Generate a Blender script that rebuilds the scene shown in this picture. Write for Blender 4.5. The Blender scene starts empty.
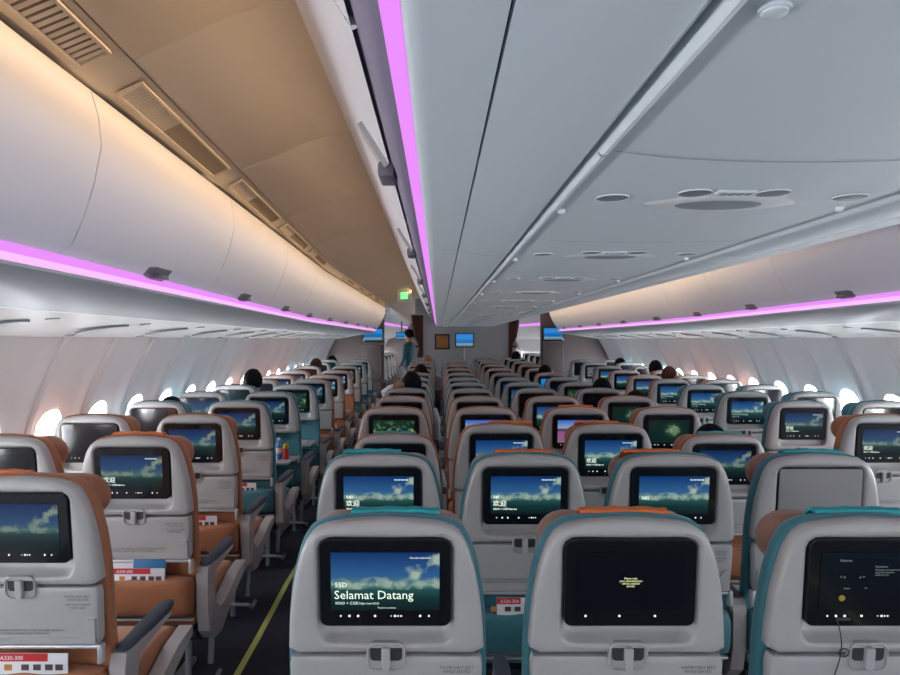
import bpy, bmesh, math, random
from mathutils import Vector, noise

random.seed(7)
C = bpy.context.scene.collection
SC = bpy.context.scene
PI = math.pi
CZ = 1.557            # eye height above the cabin floor by the camera

# ------------------------------------------------------------------ camera, world, exposure
cam_d = bpy.data.cameras.new('camera')
cam_d.sensor_width = 36.0
cam_d.lens = 650.0 / 900.0 * 36.0
cam_d.shift_x = 12.0 / 900.0
cam_d.shift_y = 2.5 / 900.0
cam_d.clip_start = 0.02
cam = bpy.data.objects.new('camera', cam_d)
cam.location = (0, 0, CZ)
cam.rotation_euler = (PI / 2, 0, 0)
C.objects.link(cam)
SC.camera = cam

W = bpy.data.worlds.new('world')
SC.world = W
W.use_nodes = True
W.node_tree.nodes['Background'].inputs[0].default_value = (0.80, 0.90, 1.0, 1)
W.node_tree.nodes['Background'].inputs[1].default_value = 1.0

SC.view_settings.view_transform = 'Standard'
SC.view_settings.look = 'None'
SC.view_settings.gamma = 1.0
SC.view_settings.exposure = 0.33
try:
    SC.view_settings.use_curve_mapping = False
except Exception:
    pass
SC.cycles.use_denoising = True
SC.cycles.max_bounces = 8
SC.cycles.diffuse_bounces = 5
SC.cycles.sample_clamp_indirect = 6.0

E_WIN = 25.0           # daylight behind the window panes
E_PINK = 0.85
E_WARM = 1.3
E_SCREEN = 0.62

# ------------------------------------------------------------------ materials
MAT = {}

def mat(name, col, rough=0.5, metal=0.0, spec=0.5, bump=None, coat=0.0, var=0.0, sheen=0.0):
    m = bpy.data.materials.new(name)
    m.use_nodes = True
    nt = m.node_tree
    b = nt.nodes['Principled BSDF']
    b.inputs['Base Color'].default_value = (*col, 1)
    b.inputs['Roughness'].default_value = rough
    b.inputs['Metallic'].default_value = metal
    b.inputs['Specular IOR Level'].default_value = spec
    b.inputs['Coat Weight'].default_value = coat
    b.inputs['Sheen Weight'].default_value = sheen
    if var or bump:
        tc = nt.nodes.new('ShaderNodeTexCoord')
        nz = nt.nodes.new('ShaderNodeTexNoise')
        nz.inputs['Scale'].default_value = bump[0] if bump else 6.0
        nz.inputs['Detail'].default_value = 3
        nt.links.new(tc.outputs['Object'], nz.inputs['Vector'])
        if bump:
            bp = nt.nodes.new('ShaderNodeBump')
            bp.inputs['Strength'].default_value = bump[1]
            bp.inputs['Distance'].default_value = 0.002
            nt.links.new(nz.outputs['Fac'], bp.inputs['Height'])
            nt.links.new(bp.outputs['Normal'], b.inputs['Normal'])
        if var:
            mx = nt.nodes.new('ShaderNodeMix')
            mx.data_type = 'RGBA'
            mx.inputs[6].default_value = (*[c * (1 - var) for c in col], 1)
            mx.inputs[7].default_value = (*[min(1, c * (1 + var)) for c in col], 1)
            nt.links.new(nz.outputs['Fac'], mx.inputs[0])
            nt.links.new(mx.outputs[2], b.inputs['Base Color'])
    MAT[name] = m
    return m

def emit(name, col, s):
    m = bpy.data.materials.new(name)
    m.use_nodes = True
    nt = m.node_tree
    for n in list(nt.nodes):
        nt.nodes.remove(n)
    e = nt.nodes.new('ShaderNodeEmission')
    e.inputs[0].default_value = (*col, 1)
    e.inputs[1].default_value = s
    o = nt.nodes.new('ShaderNodeOutputMaterial')
    nt.links.new(e.outputs[0], o.inputs[0])
    MAT[name] = m
    return m

mat('ceiling_cool', (0.74, 0.81, 0.86), 0.42, bump=(60, 0.05))
mat('ceiling_warm_tint', (0.68, 0.585, 0.46), 0.55, bump=(90, 0.08))  # warm light on the aisle panels is partly put into this base colour
mat('grille_beige', (0.16, 0.12, 0.08), 0.6)
mat('grille_panel', (0.33, 0.26, 0.17), 0.6)
mat('bin_white', (0.72, 0.72, 0.77), 0.40, bump=(50, 0.04))
mat('bin_lip', (0.42, 0.45, 0.50), 0.4)
mat('psu', (0.90, 0.92, 0.92), 0.22)
mat('psu_inset', (0.20, 0.22, 0.24), 0.35)
mat('psu_center_inset', (0.30, 0.34, 0.36), 0.4)
mat('psu_ring', (0.88, 0.91, 0.94), 0.3)
mat('gap_black', (0.015, 0.017, 0.02), 0.6)
mat('ridge_white', (0.75, 0.80, 0.84), 0.3)
mat('groove_purple', (0.20, 0.17, 0.26), 0.5)  # dark inner lip, with the purple shadow below the door put into its colour
mat('wall', (0.88, 0.85, 0.86), 0.5, bump=(40, 0.04))
mat('latch_grey', (0.16, 0.16, 0.18), 0.35)
mat('carpet', (0.018, 0.020, 0.035), 0.95, bump=(220, 0.6), var=0.5)
mat('strip_yellow', (0.50, 0.55, 0.16), 0.6)
mat('shell', (0.41, 0.40, 0.40), 0.36, bump=(70, 0.04))
mat('tray', (0.40, 0.395, 0.40), 0.38)
mat('bar', (0.50, 0.50, 0.52), 0.3, metal=0.3)
mat('frame_grey', (0.30, 0.30, 0.32), 0.4, metal=0.2)
mat('side_cover', (0.36, 0.33, 0.33), 0.42)
mat('arm_pad', (0.045, 0.055, 0.085), 0.5, bump=(120, 0.1))
mat('dark', (0.02, 0.022, 0.03), 0.6)
mat('latch_cup', (0.05, 0.05, 0.055), 0.4)
mat('latch_tab', (0.42, 0.42, 0.43), 0.3)
mat('teal', (0.036, 0.16, 0.205), 0.65, bump=(180, 0.3), var=0.12, sheen=0.2)
mat('orange', (0.32, 0.112, 0.045), 0.62, bump=(180, 0.3), var=0.12, sheen=0.2)
mat('brown', (0.27, 0.125, 0.085), 0.62, bump=(180, 0.3), var=0.12, sheen=0.2)
mat('taupe', (0.10, 0.085, 0.085), 0.6, var=0.1, bump=(180, 0.2))
mat('cover_teal', (0.01, 0.36, 0.40), 0.7)
mat('cover_orange', (0.65, 0.15, 0.03), 0.7)
mat('ink', (0.09, 0.09, 0.10), 0.6)
mat('bezel', (0.006, 0.007, 0.010), 0.12, coat=0.3)
mat('blank_panel', (0.27, 0.26, 0.27), 0.5, bump=(25, 0.5))
mat('bulkhead', (0.17, 0.14, 0.14), 0.55, bump=(40, 0.1))
mat('bulkhead_pad', (0.13, 0.105, 0.105), 0.6)
mat('center_wall', (0.40, 0.41, 0.42), 0.5)
mat('curtain', (0.14, 0.055, 0.035), 0.8, var=0.2, bump=(60, 0.3))
mat('curtain_pale', (0.26, 0.20, 0.18), 0.8)
mat('plaque_black', (0.02, 0.015, 0.01), 0.4)
mat('wood_gold', (0.42, 0.17, 0.04), 0.45, var=0.4, bump=(14, 0.3))
mat('hair_black', (0.005, 0.005, 0.006), 0.8, spec=0.12, bump=(90, 0.6))
mat('hair_brown', (0.05, 0.022, 0.015), 0.75, spec=0.15, bump=(90, 0.6))
mat('skin', (0.36, 0.18, 0.11), 0.55)
mat('shirt_white', (0.75, 0.75, 0.78), 0.7)
mat('shirt_blue', (0.35, 0.50, 0.62), 0.8)
mat('shirt_dark', (0.03, 0.035, 0.05), 0.8)
mat('uniform_teal', (0.005, 0.09, 0.115), 0.6)
mat('paper_white', (0.75, 0.75, 0.78), 0.5)
mat('paper_red', (0.55, 0.03, 0.035), 0.4)
mat('paper_blue', (0.02, 0.16, 0.36), 0.4)
mat('paper_ink', (0.08, 0.05, 0.05), 0.6)
mat('paper_orange', (0.6, 0.22, 0.04), 0.5)
mat('bottle_blue', (0.10, 0.28, 0.60), 0.2)
mat('can_red', (0.60, 0.04, 0.03), 0.3)
mat('can_gold', (0.75, 0.60, 0.05), 0.3)
mat('sign_body', (0.8, 0.76, 0.66), 0.5)
emit('window_day', (0.93, 0.97, 1.0), E_WIN)
emit('pink_light', (0.80, 0.27, 0.95), E_PINK)
emit('pink_pale', (0.92, 0.52, 1.0), E_PINK * 1.0)
emit('warm_light', (1.0, 0.62, 0.27), E_WARM)
emit('white_text', (0.85, 1.0, 0.85), 0.9)
emit('soft_text', (0.75, 0.9, 0.85), 0.45)
emit('yellow_text', (0.80, 0.85, 0.45), 0.7)
emit('dim_text', (0.35, 0.45, 0.45), 0.35)
emit('gold_dim', (0.5, 0.38, 0.1), 0.35)
emit('icon_white', (0.9, 0.95, 1.0), 1.0)
emit('sign_green', (0.15, 1.0, 0.25), 1.6)


def screen_mat(name, kind, gain=1.0, seed=0.0):
    """picture shown on a seat-back screen, laid out in the screen's own UV"""
    m = bpy.data.materials.new(name)
    m.use_nodes = True
    nt = m.node_tree
    b = nt.nodes['Principled BSDF']
    b.inputs['Base Color'].default_value = (0.004, 0.005, 0.008, 1)
    b.inputs['Roughness'].default_value = 0.14
    N, L = nt.nodes, nt.links
    uv = N.new('ShaderNodeUVMap')
    sep = N.new('ShaderNodeSeparateXYZ')
    L.new(uv.outputs[0], sep.inputs[0])

    def math_(op, a, b_=None, clamp=False):
        n = N.new('ShaderNodeMath'); n.operation = op; n.use_clamp = clamp
        for i, v in enumerate((a, b_)):
            if v is None: continue
            if isinstance(v, (int, float)): n.inputs[i].default_value = v
            else: L.new(v, n.inputs[i])
        return n.outputs[0]

    def ramp(src, stops):
        r = N.new('ShaderNodeValToRGB')
        while len(r.color_ramp.elements) < len(stops): r.color_ramp.elements.new(0.5)
        for e, (p, c) in zip(r.color_ramp.elements, stops):
            e.position = p; e.color = (*c, 1)
        L.new(src, r.inputs[0])
        return r.outputs[0]

    def mixc(f, a, b_):
        x = N.new('ShaderNodeMix'); x.data_type = 'RGBA'
        for i, v in ((0, f), (6, a), (7, b_)):
            if isinstance(v, (int, float)): x.inputs[i].default_value = v
            elif isinstance(v, tuple): x.inputs[i].default_value = (*v, 1)
            else: L.new(v, x.inputs[i])
        return x.outputs[2]
    u, v = sep.outputs[0], sep.outputs[1]
    nz = N.new('ShaderNodeTexNoise'); nz.inputs['Scale'].default_value = 4.2
    nz.inputs['Distortion'].default_value = 0.4
    nz.inputs['Detail'].default_value = 6
    mp = N.new('ShaderNodeMapping'); mp.inputs['Scale'].default_value = (2.0, 1.3, 1)
    mp.inputs['Location'].default_value = (seed, seed * 2, 0)
    L.new(uv.outputs[0], mp.inputs[0]); L.new(mp.outputs[0], nz.inputs['Vector'])
    if kind == 'sky':
        base = ramp(v, [(0.0, (0.003, 0.012, 0.014)), (0.22, (0.006, 0.035, 0.036)), (0.36, (0.02, 0.09, 0.085)),
                        (0.44, (0.10, 0.24, 0.24)), (0.60, (0.03, 0.13, 0.32)), (1.0, (0.004, 0.035, 0.17))])
        # bank of cloud along the horizon
        d = math_('ABSOLUTE', math_('SUBTRACT', v, 0.45))
        m1 = math_('SUBTRACT', 1.0, math_('MULTIPLY', d, 6.5))
        c1 = math_('MULTIPLY', math_('SUBTRACT', math_('ADD', math_('MULTIPLY', nz.outputs[0], 3.2), m1), 2.05), 1.5, True)
        # towering cloud leaning up to the right
        d2 = math_('ABSOLUTE', math_('SUBTRACT', math_('SUBTRACT', v, math_('MULTIPLY', u, 1.15)), -0.27))
        m2 = math_('SUBTRACT', 1.0, math_('MULTIPLY', d2, 5.5))
        gate = math_('MULTIPLY', math_('SUBTRACT', u, 0.60), 6.0, True)
        c2 = math_('MULTIPLY', math_('MULTIPLY', math_('SUBTRACT', math_('ADD', math_('MULTIPLY', nz.outputs[0], 3.2), m2), 1.9), 1.5, True), gate)
        cm = math_('MAXIMUM', math_('MULTIPLY', c1, 0.8), c2)
        sea = math_('GREATER_THAN', v, 0.36)
        cm = math_('MULTIPLY', cm, sea)
        col = mixc(cm, base, (0.42, 0.55, 0.44))
    elif kind == 'green':
        col = ramp(nz.outputs[0], [(0.0, (0.002, 0.006, 0.006)), (0.52, (0.004, 0.035, 0.03)), (0.62, (0.25, 0.38, 0.12)), (0.75, (0.5, 0.5, 0.2))])
        col = mixc(math_('MULTIPLY', math_('ABSOLUTE', math_('SUBTRACT', v, 0.5)), 2.0, True), col, (0.002, 0.03, 0.022))
    elif kind == 'pink':
        col = ramp(v, [(0.0, (0.30, 0.16, 0.22)), (0.45, (0.35, 0.10, 0.30)), (0.58, (0.03, 0.03, 0.07)), (0.66, (0.30, 0.45, 0.60)), (1.0, (0.02, 0.12, 0.65))])
    elif kind == 'blue':
        col = ramp(v, [(0.0, (0.02, 0.16, 0.30)), (0.2, (0.30, 0.45, 0.45)), (0.3, (0.0, 0.16, 0.55)), (0.55, (0.0, 0.20, 0.75)), (0.6, (0.01, 0.32, 0.80)), (1.0, (0.02, 0.28, 0.85))])
    elif kind == 'face':
        d = math_('ADD', math_('POWER', math_('MULTIPLY', math_('SUBTRACT', u, 0.6), 4.0), 2.0), math_('POWER', math_('MULTIPLY', math_('SUBTRACT', v, 0.55), 2.6), 2.0))
        f = math_('MULTIPLY', math_('SUBTRACT', 1.0, d), nz.outputs[0], True)
        col = ramp(f, [(0.0, (0.004, 0.02, 0.016)), (0.25, (0.01, 0.05, 0.03)), (0.45, (0.20, 0.30, 0.16)), (0.6, (0.38, 0.42, 0.25))])
    elif kind == 'grey':
        col = ramp(nz.outputs[0], [(0.0, (0.02, 0.02, 0.025)), (0.45, (0.06, 0.06, 0.07)), (0.6, (0.35, 0.35, 0.38))])
    elif kind == 'dark':
        col = ramp(v, [(0.0, (0.0, 0.0, 0.001)), (1.0, (0.001, 0.001, 0.003))])
    elif kind == 'menu':
        col = ramp(v, [(0.0, (0.001, 0.001, 0.002)), (1.0, (0.001, 0.004, 0.007))])
    L.new(col, b.inputs['Emission Color'])
    b.inputs['Emission Strength'].default_value = gain * E_SCREEN
    MAT[name] = m
    return m


screen_mat('scr_sky', 'sky', 1.0, 0.3)
screen_mat('scr_sky_dim', 'sky', 0.55, 1.3)
screen_mat('scr_sky_far', 'sky', 1.1, 2.1)
screen_mat('scr_green', 'green', 1.0, 4.0)
screen_mat('scr_pink', 'pink', 1.0)
screen_mat('scr_blue', 'blue', 0.9)
screen_mat('scr_face', 'face', 1.0, 5.0)
screen_mat('scr_grey', 'grey', 0.8, 3.0)
screen_mat('scr_dark', 'dark', 1.0)
screen_mat('scr_menu', 'menu', 1.0)

# ------------------------------------------------------------------ mesh helpers

class MB:
    def __init__(s):
        s.v = []; s.f = []; s.mi = []; s.uv = None

    def add(s, verts, faces, mi=0):
        o = len(s.v)
        s.v += [tuple(p) for p in verts]
        s.f += [tuple(i + o for i in f) for f in faces]
        s.mi += [mi] * len(faces)

    def loft(s, rings, cap0=True, cap1=True, closed=True, mi=0):
        n = len(rings[0]); vs = [p for r in rings for p in r]; fs = []
        for k in range(len(rings) - 1):
            for i in range(n if closed else n - 1):
                j = (i + 1) % n
                fs.append((k * n + i, k * n + j, (k + 1) * n + j, (k + 1) * n + i))
        if cap0: fs.append(tuple(range(n))[::-1])
        if cap1: fs.append(tuple((len(rings) - 1) * n + i for i in range(n)))
        s.add(vs, fs, mi)

    def box(s, x0, x1, y0, y1, z0, z1, r=0.0, mi=0, seg=2):
        bm = bmesh.new()
        bmesh.ops.create_cube(bm, size=1)
        for v in bm.verts:
            v.co = Vector(((x0 + x1) / 2 + v.co.x * (x1 - x0), (y0 + y1) / 2 + v.co.y * (y1 - y0), (z0 + z1) / 2 + v.co.z * (z1 - z0)))
        if r > 0:
            bmesh.ops.bevel(bm, geom=bm.edges[:], offset=r, segments=seg, affect='EDGES', profile=0.5)
        bm.verts.ensure_lookup_table(); bm.verts.index_update()
        s.add([v.co for v in bm.verts], [[v.index for v in f.verts] for f in bm.faces], mi)
        bm.free()

    def tube(s, pts, r, n=10, mi=0):
        pts = [Vector(p) for p in pts]; rings = []
        rs = r if isinstance(r, (list, tuple)) else [r] * len(pts)
        for i, p in enumerate(pts):
            t = (pts[min(i + 1, len(pts) - 1)] - pts[max(i - 1, 0)]).normalized()
            a = Vector((0, 0, 1)) if abs(t.z) < 0.9 else Vector((1, 0, 0))
            b = t.cross(a).normalized(); c = t.cross(b)
            rings.append([p + (b * math.cos(k * 2 * PI / n) + c * math.sin(k * 2 * PI / n)) * rs[i] for k in range(n)])
        s.loft(rings, mi=mi)

    def lathe(s, cx, cy, prof, n=20, mi=0):
        rings = [[(cx + r * math.cos(k * 2 * PI / n), cy + r * math.sin(k * 2 * PI / n), z) for k in range(n)] for r, z in prof]
        s.loft(rings, mi=mi)

    def mesh(s, name, mats, sharp=0.7, smooth=True, uvs=None):
        me = bpy.data.meshes.new(name)
        me.from_pydata(s.v, [], s.f)
        if not isinstance(mats, (list, tuple)): mats = [mats]
        for m in mats: me.materials.append(MAT[m])
        me.polygons.foreach_set('material_index', s.mi)
        bm = bmesh.new(); bm.from_mesh(me)
        bmesh.ops.recalc_face_normals(bm, faces=bm.faces[:])
        bm.to_mesh(me); bm.free()
        me.polygons.foreach_set('use_smooth', [smooth] * len(me.polygons))
        if smooth: me.set_sharp_from_angle(angle=sharp)
        if uvs:
            ul = me.uv_layers.new(name='UVMap')
            for lp in me.loops: ul.data[lp.index].uv = uvs[lp.vertex_index]
        me.update()
        return me


def put(name, me, parent=None, loc=None, m=None):
    o = bpy.data.objects.new(name, me)
    C.objects.link(o)
    if parent is not None: o.parent = parent
    if loc is not None: o.location = loc
    if m:
        o.material_slots[0].link = 'OBJECT'
        o.material_slots[0].material = MAT[m]
    return o


def empty(name, loc, label, cat, group=None, rz=0.0):
    o = bpy.data.objects.new(name, None)
    C.objects.link(o)
    o.location = loc; o.rotation_euler.z = rz
    o['label'] = label; o['category'] = cat
    if group: o['group'] = group
    return o


def tag(o, label, cat, group=None):
    o['label'] = label; o['category'] = cat
    if group: o['group'] = group
    return o


def struct(o):
    o['kind'] = 'structure'
    return o


def interp(tab, t):
    if t <= tab[0][0]: return tab[0][1]
    for (a, va), (b, vb) in zip(tab, tab[1:]):
        if t <= b:
            return va + (vb - va) * (t - a) / (b - a)
    return tab[-1][1]


def radial(poly, c, ang):
    """distance from c to the outline poly in direction ang"""
    dx, dz = math.cos(ang), math.sin(ang); best = None
    for i in range(len(poly)):
        ax, az = poly[i]; bx, bz = poly[(i + 1) % len(poly)]
        ax -= c[0]; az -= c[1]; bx -= c[0]; bz -= c[1]
        ex, ez = bx - ax, bz - az
        den = dx * ez - dz * ex
        if abs(den) < 1e-12: continue
        t = (ax * ez - az * ex) / den
        u = (ax * dz - az * dx) / den
        if t > 0 and -1e-6 <= u <= 1 + 1e-6:
            if best is None or t > best: best = t
    return best


def sample(poly, c, n, inset=0.0):
    out = []
    for k in range(n):
        a = 2 * PI * (k + 0.5) / n
        r = radial(poly, c, a) - inset
        out.append((c[0] + r * math.cos(a), c[1] + r * math.sin(a)))
    return out


def rrect(x0, x1, z0, z1, r, n=6):
    p = []
    for cx, cz, a0 in ((x1 - r, z1 - r, 0), (x0 + r, z1 - r, PI / 2), (x0 + r, z0 + r, PI), (x1 - r, z0 + r, 3 * PI / 2)):
        for k in range(n + 1):
            a = a0 + PI / 2 * k / n
            p.append((cx + r * math.cos(a), cz + r * math.sin(a)))
    return p


def text_mesh(name, lines, m, bp, d, bold=0.0):
    """lines: (string, x, z, size, align) laid on the seat-back plane bp(x,z,d)"""
    mb = MB()
    for s, x, z, size, al in lines:
        cu = bpy.data.curves.new('t', 'FONT')
        cu.body = s; cu.size = size; cu.align_x = al
        cu.resolution_u = 2
        cu.offset = bold
        ob = bpy.data.objects.new('t', cu); C.objects.link(ob)
        bpy.context.view_layer.update()
        dg = bpy.context.evaluated_depsgraph_get()
        me = ob.evaluated_get(dg).to_mesh()
        mb.add([bp(x + v.co.x, z + v.co.y, d) for v in me.vertices], [tuple(p.vertices) for p in me.polygons])
        ob.evaluated_get(dg).to_mesh_clear()
        bpy.data.objects.remove(ob); bpy.data.curves.remove(cu)
    me = bpy.data.meshes.new(name)
    me.from_pydata(mb.v, [], mb.f)
    me.materials.append(MAT[m])
    return me

# ------------------------------------------------------------------ the cabin shell
ZF = [(-3, -.004), (1.7, -.004), (2.0, .006), (2.5, -.006), (3.1, -.018), (3.9, -.023), (4.7, -.027), (5.5, -.030), (6.3, -.032), (7.1, -.030),
      (7.9, -.03), (8.7, -.012), (9.5, .012), (10.6, .04), (12, .057), (30, .06)]
def zf(y): return interp(ZF, y)

XM = 0.555                      # cabin centre line
Y0, Y1, YK, YE, YF = -2.6, 12.45, 6.0, 12.3, 26.0

mb = MB()
ys = [Y0 + k * 0.6 for k in range(int((YF - Y0) / 0.6) + 2)]
mb.loft([[(-2.2, y, zf(y)), (3.3, y, zf(y))] for y in ys], False, False, False)
struct(put('floor', mb.mesh('floor', 'carpet')))

# side wall panels with a window opening in each bay
WX = [(0.0, 2.14), (0.35, 2.15), (0.7, 2.17), (0.95, 2.19), (1.1, 2.175), (1.3, 2.10), (1.43, 2.04), (1.58, 1.955)]   # height -> distance outboard of x=0 on the left
BAY = 0.52
def wall_side(sx, name):
    """sx=-1 left, +1 right"""
    def X(z): return sx * interp(WX, z) + (0 if sx < 0 else 2 * XM)
    mb = MB(); panes = []
    k0 = int((Y0 - 3.66) / BAY) - 1
    wz0, wz1, hw = 0.83, 1.17, 0.118
    zc = (wz0 + wz1) / 2
    hole = rrect(-hw, hw, wz0, wz1, 0.105, 8)
    NR = 48
    k = k0
    while 3.66 + k * BAY < YF:
        yc = 3.66 + k * BAY; k += 1
        if not (-2.6 < yc < YF - 0.3): continue
        z1 = 1.58
        rect = [(-BAY / 2, 0.03), (BAY / 2, 0.03), (BAY / 2, z1), (-BAY / 2, z1)]
        R0 = sample(rect, (0, zc), NR); R1 = sample(hole, (0, zc), NR)
        # keep exact corners
        for cx, cz in rect:
            i = min(range(NR), key=lambda q: (R0[q][0] - cx) ** 2 + (R0[q][1] - cz) ** 2)
            R0[i] = (cx, cz)
        rings = []
        for t in (0.0, 0.02, 0.05, 0.12, 0.22, 0.34, 0.48, 0.62, 0.76, 0.88, 0.96, 1.0):
            ring = []
            for (ax, az), (bx, bz) in zip(R0, R1):
                px, pz = ax + (bx - ax) * t, az + (bz - az) * t
                edge = abs(px) / (BAY / 2)
                # seam groove, raised rib beside it, dished towards the window
                d = -0.026 * math.exp(-((edge - 0.86) / 0.16) ** 2) + (0.014 if edge > 0.975 else 0)
                d += 0.020 * (1 - edge) * math.exp(-((pz - zc) / 0.33) ** 2)
                if t > 0.9: d += 0.004
                ring.append((X(pz) + sx * d, yc + px, pz + zf(yc) * (1 - pz / 1.58)))
            rings.append(ring)
        for dd, ins in ((0.012, 0.008), (0.045, 0.016)):
            ring = []
            for bx, bz in sample(hole, (0, zc), NR, ins):
                ring.append((X(bz) + sx * (0.03 + dd), yc + bx, bz + zf(yc) * (1 - bz / 1.58)))
            rings.append(ring)
        mb.loft(rings, False, False)
        panes.append((yc, [(p[0] - sx * 0.002, p[1], p[2]) for p in rings[-1]]))
    struct(put(name, mb.mesh(name, 'wall', 0.9)))
    return panes

win_n = 0
for sx, nm in ((-1, 'wall_left'), (1, 'wall_right')):
    for yc, ring in wall_side(sx, nm):
        win_n += 1
        p = MB(); p.add(ring, [tuple(range(len(ring)))])
        w = struct(put('window_%d' % win_n, p.mesh('pane', 'window_day', smooth=False)))
        if 2.5 < yc < 9:
            h = MB(); x = ring[0][0] - sx * 0.012
            h.box(x - 0.006, x + 0.006, yc - 0.022, yc + 0.022, 1.125 + zf(yc) * .3, 1.135 + zf(yc) * .3, 0.003)
            put('shade_handle', h.mesh('shade_handle', 'latch_grey'), w)

# ---- side bins and passenger service panels: profile tables as (d, z); d is measured from the lip, + towards the aisle
LIPX = {-1: [(Y0, -0.68), (1.32, -0.886), (YK, -1.154), (YF, -1.154)],
        1: [(Y0, 1.42), (2.74, 1.93), (YK, 2.262), (YF, 2.262)]}
LIPZ = 0.16
def door_prof(sx, y):
    k = min(1, max(0, (y - 1.3) / (YK - 1.3)))        # 0 aft end .. 1 forward
    if sx > 0: k = 0.75 + 0.25 * k
    b = 0.045 + 0.10 * k
    return [(-0.012, 0.205), (0.018, 0.235), (0.045 + .02 * k, 0.30), (0.068 + 0.04 * k, 0.38), (0.084 + 0.062 * k, 0.47), (0.075 + 0.085 * k, 0.54),
            (b + 0.012, 0.60), (b - 0.03, 0.635), (b - 0.12, 0.66)]

def extr(sx, prof, ylist, zoff=None, closed=False):
    """sweep an outboard profile along the cabin; prof(y)->[(d,z)]"""
    rings = []
    for y in ylist:
        lx = interp(LIPX[sx], y)
        zo = zoff(y) if zoff else 0
        rings.append([(lx - sx * d, y, CZ + z + zo) for d, z in prof(y)])
    return rings

def ylin(a, b, step=0.3):
    n = max(2, int((b - a) / step) + 1)
    ys = [a + (b - a) * i / (n - 1) for i in range(n)]
    if a < YK < b: ys = sorted(set(ys + [YK]))
    return ys

SEAMS = {-1: [-2.0, -0.81, 0.38, 1.57, 2.76, 3.95, 5.14, 6.33, 7.52, 8.71, 9.9, 11.1, 12.3],
         1: [-2.2, -1.05, 0.15, 1.35, 2.52, 3.7, 4.9, 6.1, 7.3, 8.5, 9.7, 10.9, 12.3]}
ORD = ['first', 'second', 'third', 'fourth', 'fifth', 'sixth', 'seventh', 'eighth', 'ninth', 'tenth', 'eleventh', 'twelfth', 'thirteenth', 'fourteenth']
for sx in (-1, 1):
    side = 'left' if sx < 0 else 'right'
    sm = SEAMS[sx]; seen = 0
    for a, b in zip(sm, sm[1:]):
        root_y = (a + b) / 2
        if b > (0.6 if sx < 0 else 2.0): seen += 1
        o = empty('overhead_bin', (interp(LIPX[sx], root_y), root_y, CZ + 0.2),
                  'white overhead bin above the %s side seats, %s visible from the camera' % (side, ORD[max(0, seen - 1)]) if seen else
                  'white overhead bin above %s seats behind the camera, %s from the rear' % (side, ORD[sm.index(a)]), 'overhead bin', 'overhead bins along the %s side' % side)
        off = o.location
        def loc(rings): return [[(p[0] - off.x, p[1] - off.y, p[2] - off.z) for p in r] for r in rings]
        m = MB()
        yl = ylin(a + 0.003, b - 0.003, 0.2)
        rr = extr(sx, lambda y: door_prof(sx, y), yl)
        # rolled ends of the door
        e0 = [(p[0] + sx * 0.02, a, p[2]) for p in rr[0]]
        e1 = [(p[0] + sx * 0.02, b, p[2]) for p in rr[-1]]
        m.loft(loc([e0] + rr + [e1]), False, False, False)
        put('door', m.mesh('bin_door', 'bin_white', 1.0), o)
        ly = (a + b) / 2 + (-0.02 if sx < 0 else 0)
        m = MB(); lx = interp(LIPX[sx], ly)
        xx = lx - sx * 0.022 - off.x
        m.loft([[(lx - sx * d - off.x, ly + dy - off.y, z - 0.2) for d, z in ((-0.016, 0.200), (-0.009, 0.2035), (0.0195, 0.2315), (0.0215, 0.237), (0.016, 0.237), (-0.012, 0.212))] for dy in (-0.085, 0.085)])
        m.box(xx - 0.012 - (0.012 if sx > 0 else 0), xx + 0.012, ly - 0.03 - off.y, ly + 0.03 - off.y, 0.0, 0.014, 0.003)
        put('latch', m.mesh('bin_latch', 'latch_grey'), o)
        if b == sm[-1]:
            # rounded end cap of the bin run
            m = MB()
            pr = door_prof(sx, b); lx = interp(LIPX[sx], b)
            ring = [(lx - sx * d - off.x, b - off.y, CZ + z - off.z) for d, z in pr]
            back = [(lx + sx * (0.75) - off.x, b - off.y, p[2]) for p in ring]
            m.loft([ring, back], False, False, False)
            put('end_panel', m.mesh('bin_end', 'bin_white'), o)
    # pink wash light in the trough between door and lip
    ya, yb = sm[0], sm[-1] - 0.12
    segs = [(ya, 1.0), (1.0, YK), (YK, yb)]
    for i, (a, b) in enumerate(segs):
        m = MB()
        m.loft(extr(sx, lambda y: [(-0.010, 0.206), (-0.028, 0.188)], ylin(a, b)), False, False, False)
        m.loft(extr(sx, lambda y: [(-0.028, 0.188), (-0.006, LIPZ + 0.004)], ylin(a, b)), False, False, False, mi=1)
        tag(put('light_strip', m.mesh('wash_strip', ['pink_light', 'pink_pale'], 1.2)),
            'glowing pink light strip under the %s bins, %s stretch' % (side, ('behind camera', 'near', 'far')[i]), 'light strip', 'pink light strips under the side bins')
    # lip and grey valance below
    m = MB()
    m.loft(extr(sx, lambda y: [(-0.010, LIPZ + 0.006), (0.0, LIPZ + 0.004), (0.002, LIPZ - 0.004), (-0.03, LIPZ - 0.022), (-0.10, LIPZ - 0.045), (-0.20, LIPZ - 0.058), (-0.30, LIPZ - 0.062), (-0.32, LIPZ - 0.066)],
                ylin(sm[0], sm[-1])), False, False, False)
    def capz(y): return 0
    struct(put('trim_%d' % (1 if sx < 0 else 2), m.mesh('valance', 'bin_lip', 1.0)))
    # service panels
    m = MB()
    def wx(y): return (-1.955 if sx < 0 else 1.955 + 2 * XM)
    rings = []
    for y in ylin(sm[0], sm[-1]):
        lx = interp(LIPX[sx], y); x0 = lx + sx * 0.32; x1 = wx(y) + sx * 0.03
        rings.append([(x0, y, CZ + 0.092), (x0 + (x1 - x0) * .3, y, CZ + 0.075), (x0 + (x1 - x0) * .7, y, CZ + 0.045), (x0 + (x1 - x0) * .93, y, CZ + 0.018), (x1, y, CZ + 0.012)])
    m.loft(rings, False, False, False)
    struct(put('ceiling', m.mesh('service_ceiling', 'psu', 1.0)))
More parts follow.
